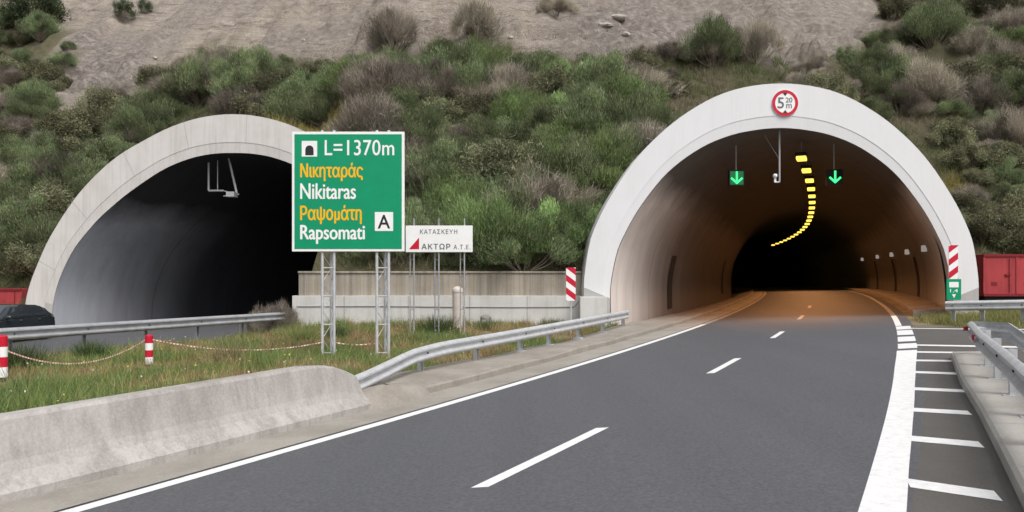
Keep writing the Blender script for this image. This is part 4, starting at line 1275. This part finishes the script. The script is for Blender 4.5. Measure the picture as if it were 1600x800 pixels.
for s_ in (-1, 1):
    for xa, xb, tl, tr in ((-1.55, -.75, -1.3, -.75), (-.68, .15, -.68, .1), (.2, .72, .2, .3)):
        cpart(MB().add([(xa, s_ * .795, 1.0), (xb, s_ * .795, 1.0), (tr, s_ * .655, 1.36), (tl, s_ * .655, 1.36)], [(0, 1, 2, 3)]), 'side_window', M['glass'], smooth=False)
    cpart(MB().sphere((.78, s_ * .93, 1.0), .1, 10, 6, sx=.6, sz=.7), 'mirror', M['carpaint'])
    cpart(MB().sphere((1.86, s_ * .6, .64), .15, 10, 6, sx=.7, sz=.55), 'headlight', M['headlight'])
    cpart(MB().box(-2.0, -1.86, s_ * .58 - .1, s_ * .58 + .1, .72, .92), 'tail_lamp', M['taillight'], bevel=.02)
    for x in (-1.28, 1.28):
        wh = cpart(MB().tube((x, s_ * .66, .31), (x, s_ * .88, .31), .31, n=24), 'wheel', M['rubber'])
        m = MB().tube((x, s_ * .86, .31), (x, s_ * .892, .31), .2, n=20)
        cpart(m, 'rim', M['rim'], wh)
cpart(MB().box(-1.0, -.86, -.885, -.875, .84, .87).box(0.0, .14, -.885, -.875, .84, .87).box(-1.0, -.86, .875, .885, .84, .87).box(0, .14, .875, .885, .84, .87), 'door_handle', M['rim'], smooth=False)

# ------------------------------------------------------------------ plants
def fast_mesh(name, quads, colors, mat, gain=1.5):
    """quads: (n,4,3) array, colors: (n,3)"""
    n = len(quads)
    me = bpy.data.meshes.new(name)
    me.vertices.add(n * 4)
    me.vertices.foreach_set('co', quads.reshape(-1).astype(np.float32))
    me.loops.add(n * 4)
    me.loops.foreach_set('vertex_index', np.arange(n * 4, dtype=np.int32))
    me.polygons.add(n)
    me.polygons.foreach_set('loop_start', np.arange(0, n * 4, 4, dtype=np.int32))
    me.polygons.foreach_set('loop_total', np.full(n, 4, dtype=np.int32))
    ca = me.color_attributes.new('Col', 'FLOAT_COLOR', 'POINT')
    cc = np.ones((n, 4, 4), np.float32); cc[:, :, :3] = np.clip(colors[:, None, :] * gain, 0, .75)
    ca.data.foreach_set('color', cc.reshape(-1))
    me.materials.append(mat)
    me.update(calc_edges=True)
    return me
def blades(p, d, ln, w_, tip=0.25):
    """quads from base points p along unit directions d"""
    n = len(p)
    r_ = rng.normal(size=(n, 3)); s_ = np.cross(d, r_); s_ /= np.linalg.norm(s_, axis=1)[:, None] + 1e-9
    ln = np.asarray(ln).reshape(-1, 1); w_ = np.asarray(w_).reshape(-1, 1)
    q = np.stack([p - s_ * w_ / 2, p + s_ * w_ / 2, p + d * ln + s_ * w_ * tip / 2, p + d * ln - s_ * w_ * tip / 2], 1)
    return q
def unit(a): return a / (np.linalg.norm(a, axis=1)[:, None] + 1e-9)
def shade(base, n, var, tint):
    k = 1 + var * rng.normal(size=(n, 1))
    m_ = rng.random((n, 1)) < 0.22
    c_ = np.where(m_, np.array(tint)[None], np.array(base)[None]) * np.clip(k, .4, 1.8)
    return np.clip(c_, 0.004, 1)

def shrub_mesh(name, kind, base, tint, seed, n=3600):
    st = np.random.default_rng(seed)
    nc = 40
    # clump centres through the crown's volume make an uneven outline with gaps
    th = st.random(nc) * 2 * math.pi; el = np.arccos(1 - st.random(nc) * 0.98)
    rad = 0.45 + 0.5 * st.random(nc) ** 0.6
    cen = np.stack([np.cos(th) * np.sin(el) * rad, np.sin(th) * np.sin(el) * rad, 0.18 + np.cos(el) * rad * (1.05 if kind != 'low' else .55)], 1)
    cr = 0.17 + 0.24 * st.random(nc)
    ci = st.integers(0, nc, n)
    off = unit(st.normal(size=(n, 3))) * (st.random((n, 1)) ** 0.5) * cr[ci][:, None]
    p = cen[ci] + off * np.array([1, 1, 1.1])
    p[:, 2] = np.abs(p[:, 2]) 
    out = unit(p - np.array([0, 0, -0.35]))
    if kind == 'broom':
        d = unit(out * 0.7 + np.array([0, 0, .55]) + st.normal(size=(n, 3)) * .34); ln = .035 + .085 * st.random(n); w_ = .0065 + .0065 * st.random(n)
    elif kind == 'twig':
        d = unit(out * 0.8 + np.array([0, 0, .35]) + st.normal(size=(n, 3)) * .45); ln = .10 + .2 * st.random(n); w_ = .005 + .006 * st.random(n)
    else:
        d = unit(out * .5 + st.normal(size=(n, 3)) * .6); ln = .035 + .06 * st.random(n); w_ = .014 + .014 * st.random(n)
    q = blades(p, d, ln, w_, .3 if kind != 'leaf' else .6)
    # each clump has its own tone
    tone = 1 + .34 * st.normal(size=nc)
    c_ = shade(base, n, .18, tint) * np.clip(tone[ci], .5, 1.7)[:, None]
    return fast_mesh(name, q, np.clip(c_, .004, 1), M['foliage'], 2.15), cen

def stem_mesh(name, cen, seed, thick=.017):
    m = MB()
    for k, c_ in enumerate(cen):
        b_ = np.array([c_[0] * .12, c_[1] * .12, -.15])
        mid_ = (b_ + c_) * .5 + np.array([0, 0, -.06])
        m.tube(b_, mid_, thick, thick * .7, n=4, cap=False); m.tube(mid_, c_, thick * .7, thick * .25, n=4, cap=False)
        e = c_ + (c_ - mid_) * .35
        m.tube(c_, e, thick * .25, thick * .1, n=4, cap=False)
    me = bpy.data.meshes.new(name); me.from_pydata(m.v, [], m.f); me.materials.append(M['bark'] if thick < .013 or True else M['bark']); return me

KINDS = {}
def mk(key, nm, kind, base, tint, seeds, n):
    KINDS[key] = []
    for s_ in seeds:
        fm, cen = shrub_mesh(nm, kind, base, tint, s_, n)
        KINDS[key].append((nm, fm, stem_mesh('stem', cen, s_)))
mk('green', 'broom_shrub', 'broom', (0.078, 0.102, 0.050), (0.15, 0.155, 0.092), (11, 12, 13, 14), 30000)
mk('bright', 'broom_shrub', 'broom', (0.088, 0.125, 0.050), (0.15, 0.175, 0.080), (21, 22), 30000)
mk('olive', 'scrub_shrub', 'leaf', (0.080, 0.082, 0.048), (0.100, 0.094, 0.060), (31, 32, 33), 18000)
mk('grey', 'bare_shrub', 'twig', (0.132, 0.116, 0.094), (0.195, 0.173, 0.143), (41, 42, 43, 44), 15000)
mk('dark', 'evergreen_shrub', 'leaf', (0.030, 0.045, 0.022), (0.06, 0.08, 0.04), (51, 52), 8000)

COUNT = 0
def hill_point(px, py):
    """where the line of sight through that spot of the slope meets the hill"""
    dx, dz = (px - 800) / 1200, (442 - py) / 1200
    y = 28.9
    while y < 90:
        x, z = dx * y, 2 + dz * y
        ok = not (y < QY + .8 and abs(x - QX) < 7.3) and not (y < PY + .8 and PX - 8.8 < x < PX + 4.6)
        if ok and y > 29.3 and hill_h(x, y) >= z and base_h(x, y) > .0: return Vector((x, y, hill_h(x, y)))
        y += .12
    return None
def clear_of_tunnels(p, r):
    """the crown neither hangs over a portal face nor grows into a bore"""
    for (tx_, ty_, tz_, out_, inn_, path, z0) in ((QX, QY, QZ, OUT_R, INN_R, C, 0), (PX, PY, PZ, OUT_L, INN_L, LC, 0)):
        for a in np.linspace(0, 6.283, 9)[:-1]:
            for q, hz in ((0.0, 0.0), (.55, .1), (1.0, .05), (1.3, .1), (1.3, .45), (.7, .8)):
                x, y, z = p.x + r * q * math.cos(a), p.y + r * q * math.sin(a), p.z + r * hz
                u = x - tx_ - (path(y) - path(ty_) if y > ty_ else 0)
                if y < ty_ + .25 and z < prof_top(out_, u) + .05: return False
                if z < prof_top(inn_, u) + .3: return False
    return True
def shrub(key, loc, r, label, group, zs=1.0, rz=None, cat='shrub'):
    global COUNT
    nm, fm, stm = random.choice(KINDS[key])
    o = bpy.data.objects.new(nm, fm); col.objects.link(o)
    o.location = loc; o.scale = (r, r, r * zs); o.rotation_euler = (random.uniform(-.08, .08), random.uniform(-.08, .08), random.uniform(0, 6.28) if rz is None else rz)
    s_ = bpy.data.objects.new('stem', stm); col.objects.link(s_); s_.parent = o
    tag(o, label, cat, group); COUNT += 1
    return o

# shrubs that stand out, each with its own label (centre px, py of the base, radius in m, height scale)
named = [
 ('green', 312, 158, 2.35, 1.05, 'broad rounded green broom above the left tunnel crown'),
 ('grey', 616, 78, 1.7, 1.25, 'tall dark based bush alone on the bare earth above the green sign'),
 ('grey', 745, 62, 1.55, 1.2, 'greyish bush on the bare earth, second from the left above the ledge'),
 ('grey', 872, 22, 1.3, .7, 'low brown bush high on the bare earth near the top edge'),
 ('green', 1115, 98, 1.7, 1.2, 'spreading green topped broom left above the height limit sign'),
 ('grey', 1180, 95, 1.5, 1.2, 'bare twiggy bush just right of the spreading green topped broom'),
 ('green', 1455, 70, 2.6, .95, 'wide green broom at the top of the slope on the right'),
 ('bright', 1575, 95, 2.2, 1.0, 'fresh green broom cut by the right edge of the picture'),
 ('grey', 1440, 165, 2.2, 1.0, 'grey leafless bush below the wide green broom'),
 ('grey', 1556, 115, 1.8, 1.0, 'rounded grey bush right of the grey thicket on the right'),
 ('dark', 55, 40, 3.0, 1.0, 'dark evergreen bush in the upper left corner'),
 ('dark', 195, 24, 1.0, 1.3, 'small dark bush at the top edge above the rock face'),
 ('dark', 226, 20, .7, 1.5, 'thin dark bush at the top edge right of the rock face'),
 ('grey', 598, 165, 2.0, 1.0, 'large grey leafless bush above the green sign'),
 ('grey', 655, 165, 1.5, .9, 'grey bush right beside the large leafless one above the sign'),
 ('green', 690, 110, 1.2, 1.1, 'pale green pointed broom at the edge of the bare earth'),
 ('bright', 870, 200, 1.7, .9, 'bright green bush in the middle of the slope between the tunnels'),
 ('grey', 985, 140, 1.2, 1.1, 'brownish leafless bush left of the white ring on the upper slope'),
 ('grey', 905, 380, 1.1, .9, 'grey bush hugging the left side of the white ring'),
 ('grey', 1578, 235, 1.9, 1.0, 'grey bush at the right edge below the fresh green broom'),
 ('green', 1540, 215, 1.0, 1.3, 'narrow green bush among the grey ones on the right'),
 ('bright', 800, 410, .95, .8, 'yellowish green bush just above the right half of the wall'),
]
for key, px, py, r, zs, lab in named:
    p = hill_point(px, py)
    for _ in range(14):
        if p and not clear_of_tunnels(p, r): p = Vector((p.x, p.y + .3, hill_h(p.x, p.y + .3)))
    if p and clear_of_tunnels(p, r): shrub(key, p - Vector((0, 0, .1)), r, lab, None, zs)

zones = [  # x range, y range, count, kinds with weights, radius range, where
 ((560, 1010), (105, 415), 84, (('green', .58), ('bright', .14), ('olive', .14), ('grey', .14)), (1.2, 2.3), 'on the slope between the two tunnels'),
 ((235, 560), (100, 200), 26, (('green', .60), ('grey', .22), ('olive', .18)), (1.2, 2.2), 'above the left tunnel'),
 ((0, 240), (140, 430), 42, (('green', .62), ('olive', .20), ('grey', .18)), (1.2, 2.2), 'beside the left tunnel ring'),
 ((-60, 120), (20, 230), 26, (('olive', .5), ('green', .35), ('dark', .15)), (1.0, 1.8), 'on the far left slope'),
 ((1010, 1290), (95, 150), 22, (('grey', .6), ('olive', .25), ('green', .15)), (.55, 1.1), 'above the white tunnel ring'),
 ((1290, 1620), (55, 190), 40, (('grey', .62), ('olive', .18), ('green', .20)), (1.0, 1.95), 'above the white ring on the right'),
 ((1375, 1660), (0, 58), 9, (('green', .5), ('olive', .2), ('grey', .3)), (1.3, 2.2), 'at the top of the slope on the right'),
 ((1480, 1640), (190, 395), 30, (('olive', .45), ('grey', .38), ('green', .17)), (.8, 1.5), 'beside the white ring on the right'),
 ((540, 660), (385, 424), 11, (('olive', .5), ('grey', .25), ('green', .25)), (.55, .85), 'above the wall behind the green sign'),
]
adj = {'green': 'green broom', 'bright': 'fresh green broom', 'olive': 'olive brown scrub bush', 'grey': 'grey leafless bush', 'dark': 'dark evergreen bush'}
placed = []
for (xa, xb), (ya, yb), n, kinds, (ra, rb), where in zones:
    k = 0; tries = 0
    while k < n and tries < 3000:
        tries += 1
        px, py = random.uniform(xa, xb), random.uniform(ya, yb)
        if any(abs(px - a) < 55 and 0 < py - b < 62 for _, a, b, _, _, _ in (named[0], named[1], named[2], named[4], named[5], named[6])): continue
        if any(abs(px - a) < 24 and abs(py - b) < 13 for a, b in placed): continue
        if tries < 2400 and any(abs(px - a) < 40 and abs(py - b) < 22 for a, b in placed): continue
        p = hill_point(px, py)
        if p is None: continue
        bm_, rk, yl = masks(p.x, p.y, p.z)
        if bm_ > .45 or rk > .5 or (yl > .35): continue
        # kinds gather in patches
        nz = noise.noise((p.x * .22, p.y * .22, 6.6))
        ws = [w_ * (1 + (1.6 * nz if kk in ('green', 'bright') else -1.6 * nz)) for kk, w_ in kinds]
        ws = [max(.02, w_) for w_ in ws]
        key = random.choices([kk for kk, _ in kinds], ws)[0]
        r = random.uniform(ra, rb)
        if py - .95 * r * 1200 / p.y < np.interp(px, _bx, _bt) - 6: r *= .6
        if py - .95 * r * 1200 / p.y < np.interp(px, _bx, _bt) - 10: continue
        if not clear_of_tunnels(p, r):
            r *= .6
            if not clear_of_tunnels(p, r): continue
        shrub(key, p - Vector((0, 0, .12)), r, adj[key] + ' ' + where, adj[key] + 's ' + where, random.uniform(.6, 1.05))
        placed.append((px, py)); k += 1
print('shrubs', COUNT)

for x, y, r, zs, lab in ((-4.35, 30.2, 1.25, 1.35, 'green broom right behind the edge of the green sign, above the wall'), (-3.35, 30.5, 1.3, 1.2, 'green broom above the wall over the small white board'),
        (-5.6, 30.1, .95, 1.0, 'low green broom above the wall between the lattice posts'), (-2.5, 30.4, 1.05, 1.0, 'green broom above the wall over the right edge of the small board')):
    shrub('green', Vector((x, y, hill_h(x, y) - .1)), r, lab, None, zs)
# ground cover of the slope, meadow grass (nobody could count the blades)
def tufts(pts, cols_, per, ln, w_, spread, lean=.45):
    n = len(pts) * per
    p = np.repeat(np.array(pts), per, 0) + np.concatenate([rng.normal(size=(n, 2)) * spread, np.zeros((n, 1))], 1)
    d = unit(np.concatenate([rng.normal(size=(n, 2)) * lean, np.ones((n, 1))], 1))
    l_ = np.repeat(np.array(ln), per) * (0.5 + .8 * rng.random(n))
    c_ = np.repeat(np.array(cols_), per, 0) * np.clip(1 + .22 * rng.normal(size=(n, 1)), .4, 1.8)
    return blades(p, d, l_, np.full(n, w_) * (.7 + .6 * rng.random(n)), .2), c_
pts, cc, ln = [], [], []
while len(pts) < 26000:
    px, py = random.uniform(-40, 1640), random.uniform(0, 440)
    y = random.uniform(29.5, 52); x = (px - 800) / 1200 * y
    if y < QY + 1 and abs(x - QX) < 7.4: continue
    if y < PY + 1 and PX - 8.8 < x < PX + 4.6: continue
    z = hill_h(x, y)
    if z < .3: continue
    b_, rk, yl = masks(x, y, z)
    if random.random() < max(b_ * .94, rk * .97): continue
    nz = noise.noise((x * .4, y * .4, 2.2))
    if yl > .3: c_ = (0.24, 0.22, 0.06) if random.random() < .6 else (.16, .12, .06)
    elif nz > -.02: c_ = (0.095, 0.12, 0.05)
    elif nz > -.22: c_ = (0.14, 0.135, 0.07)
    else: c_ = (0.20, 0.175, 0.12)
    pts.append((x, y, z - .03)); cc.append(c_); ln.append(random.uniform(.15, .62) * (1 if max(b_, rk) < .4 else .5))
q, c_ = tufts(pts, cc, 8, ln, .022, .11)
o = bpy.data.objects.new('hillside_grass', fast_mesh('hillside_grass', q, c_, M['grassmat'])); col.objects.link(o)
tag(o, 'dry grass and low ground cover on the slope', 'grass', kind='stuff')

pts, cc, ln = [], [], []
def meadow_ok(x, y):
    if x < xr(y) - .25 or y > WY - .1: return False
    lim = L(y) - (perp(y, 2.4) if y > 14 else perp(y, 1.85))
    if x > lim: return False
    return True
while len(pts) < 21000:
    y = random.uniform(4.0, 28.7); x = random.uniform(-18, 4.2)
    if abs(x) > y * .95 + 3 or not meadow_ok(x, y): continue
    nz = noise.noise((x * .5, y * .5, 1.2)); nb = noise.noise((x * 1.4, y * 1.4, 7.7))
    dry = nz + .5 * nb
    near = sm(15, 11, y) if False else 1 - sm(11.5, 15, y)
    if dry > .28 and random.random() < .75 and near < .5: continue
    if near > .5 or dry < .0: c_ = random.choice(((.095, .135, .042), (.11, .15, .045), (.08, .12, .045), (.15, .165, .07)))
    elif dry < .12: c_ = random.choice(((.15, .15, .055), (.19, .165, .07), (.12, .14, .05)))
    else: c_ = random.choice(((.25, .20, .11), (.20, .17, .08), (.17, .11, .06)))
    pts.append((x, y, g(x, y) - .03)); cc.append(c_); ln.append(random.uniform(.08, .26) * (1.25 if near > .5 else 1) * (1.5 if random.random() < .08 else 1) * (1 + 1.6 * max(0, noise.noise((x * .8, y * .8, 33.0)))))
q, c_ = tufts(pts, cc, 7, ln, .012, .05, .5)
# flower heads
fp = [pts[i] for i in rng.choice(len(pts), 380, replace=False)]
fp = np.array(fp) + np.stack([rng.normal(size=380) * .05, rng.normal(size=380) * .05, .12 + .16 * rng.random(380)], 1)
q2 = blades(fp, unit(rng.normal(size=(380, 3))), np.full(380, .028), np.full(380, .030), 1.0)
c2 = np.where(rng.random((380, 1)) < .6, np.array([[.62, .55, .10]]), np.array([[.66, .64, .55]]))
o = bpy.data.objects.new('meadow_grass', fast_mesh('meadow_grass', np.concatenate([q, q2]), np.concatenate([c_, c2]), M['grassmat'], 2.0)); col.objects.link(o)
tag(o, 'wild grass with small flowers between the two carriageways', 'grass', kind='stuff')
# verge at the right
pts, cc, ln = [], [], []
while len(pts) < 2600:
    x = random.uniform(13.6, 27); y = random.uniform(12, 32)
    if y < back_edge(x) + .15 or x < Rr(y) + .7 or (y > QY - .1 and x < 17.2) or x > y * .72: continue
    pts.append((x, y, g(x, y) - .03)); cc.append(random.choice(((.14, .14, .05), (.20, .17, .08), (.11, .13, .045)))); ln.append(random.uniform(.1, .3))
q, c_ = tufts(pts, cc, 7, ln, .014, .06, .5)
o = bpy.data.objects.new('verge_grass', fast_mesh('verge_grass', q, c_, M['grassmat'])); col.objects.link(o)
tag(o, 'rough grass on the verge right of the road', 'grass', kind='stuff')

# taller plants of the meadow, each a thing
def tuft_plant(px, py, r, h, base, tint, label, n=420, nm='grass_tuft', lean=.35, depth=None, w_=.014):
    y = depth
    x = (px - 800) / 1200 * y; z = g(x, y)
    p = np.stack([rng.normal(size=n) * r * .4, rng.normal(size=n) * r * .4, np.zeros(n)], 1)
    d = unit(np.concatenate([rng.normal(size=(n, 2)) * lean + p[:, :2] / r * .5, np.ones((n, 1))], 1))
    me = fast_mesh(nm, blades(p, d, h * (.4 + .6 * rng.random(n)), np.full(n, w_), .2), shade(base, n, .2, tint), M['grassmat'])
    o = bpy.data.objects.new(nm, me); col.objects.link(o); o.location = (x, y, z - .02)
    tag(o, label, 'plant')
G1, G2 = (.075, .12, .045), (.14, .18, .07)
tuft_plant(684, 0, .62, .72, G1, G2, 'lush green grass clump before the wall below the small white board', 900, depth=26.0)
tuft_plant(470, 0, .55, .62, (.12, .15, .05), (.2, .2, .08), 'tall green grass clump left of the green sign posts', 700, depth=24)
tuft_plant(525, 0, .4, .55, G1, G2, 'green grass clump right between the lattice posts', 500, depth=25)
tuft_plant(760, 0, .5, .45, (.10, .13, .05), G2, 'low weeds growing at the drain cap', 500, depth=26.8)
tuft_plant(865, 0, .6, .45, (.085, .11, .05), G2, 'dark weeds at the foot of the wall beside the hazard plate', 500, depth=27)
tuft_plant(143, 0, .38, .55, (.055, .09, .035), (.1, .13, .05), 'dark green weed clump at the left guardrail', 600, depth=19.2)
tuft_plant(30, 0, .55, .7, (.055, .085, .035), (.1, .13, .05), 'dark bushy weeds behind the thick striped post', 700, depth=16.8)
tuft_plant(355, 0, .35, .7, (.17, .15, .08), (.24, .2, .12), 'dry brown weed stalks in the middle of the meadow', 300, depth=17.5)
tuft_plant(640, 0, .3, .5, (.16, .14, .07), G2, 'dry weeds left under the small white board', 260, depth=24)
for px, dp, r, lab in ((408, 28.2, .6, 'leafless twiggy bush at the end of the left guardrail'), (440, 28.0, .7, 'taller leafless twiggy bush beside the left end of the wall')):
    x = (px - 800) / 1200 * dp
    shrub('grey', (x, dp, g(x, dp) - .05), r, lab, None, 1.25)

# stones along the ledge
for px, py, s_, lab in ((475, 68, .16, 'white stone on the ledge above the broom on the left'), (591, 63, .18, 'white stone on the ledge left of the tall dark based bush'), (690, 60, .15, 'white stone on the ledge between the two bushes'),
        (798, 60, .15, 'white stone on the ledge right of the second bush'), (242, 93, .16, 'white stone at the right of the rock face'), (348, 76, .14, 'white stone just above the broad green broom'),
        (945, 42, .42, 'pale boulder on the bare earth above the green slope'), (965, 30, .5, 'largest pale boulder on the bare earth'), (978, 55, .2, 'small pale stone below the largest boulder'), (648, 155, .3, 'pale rock among the grey bushes above the sign')):
    p = hill_point(px, py)
    if not p: continue
    m = MB(); rings = []
    for i in range(7):
        th = math.pi * i / 6
        rings.append([(p.x + s_ * (max(.02, math.sin(th)) * math.cos(a) * (1.3 + .5 * noise.noise((a, th, px))) ), p.y + s_ * max(.02, math.sin(th)) * math.sin(a) * (1 + .4 * noise.noise((a, th, py))), p.z + s_ * (.3 if s_ < .3 else .1) - s_ * (.75 if s_ < .3 else .42) * math.cos(th) * (1 + .3 * noise.noise((a, px, th)))) for a in np.linspace(0, 2 * math.pi, 11)[:-1]])
    m.loft(rings)
    tag(m.build('stone', M['stone'], loc=p), lab, 'stone')
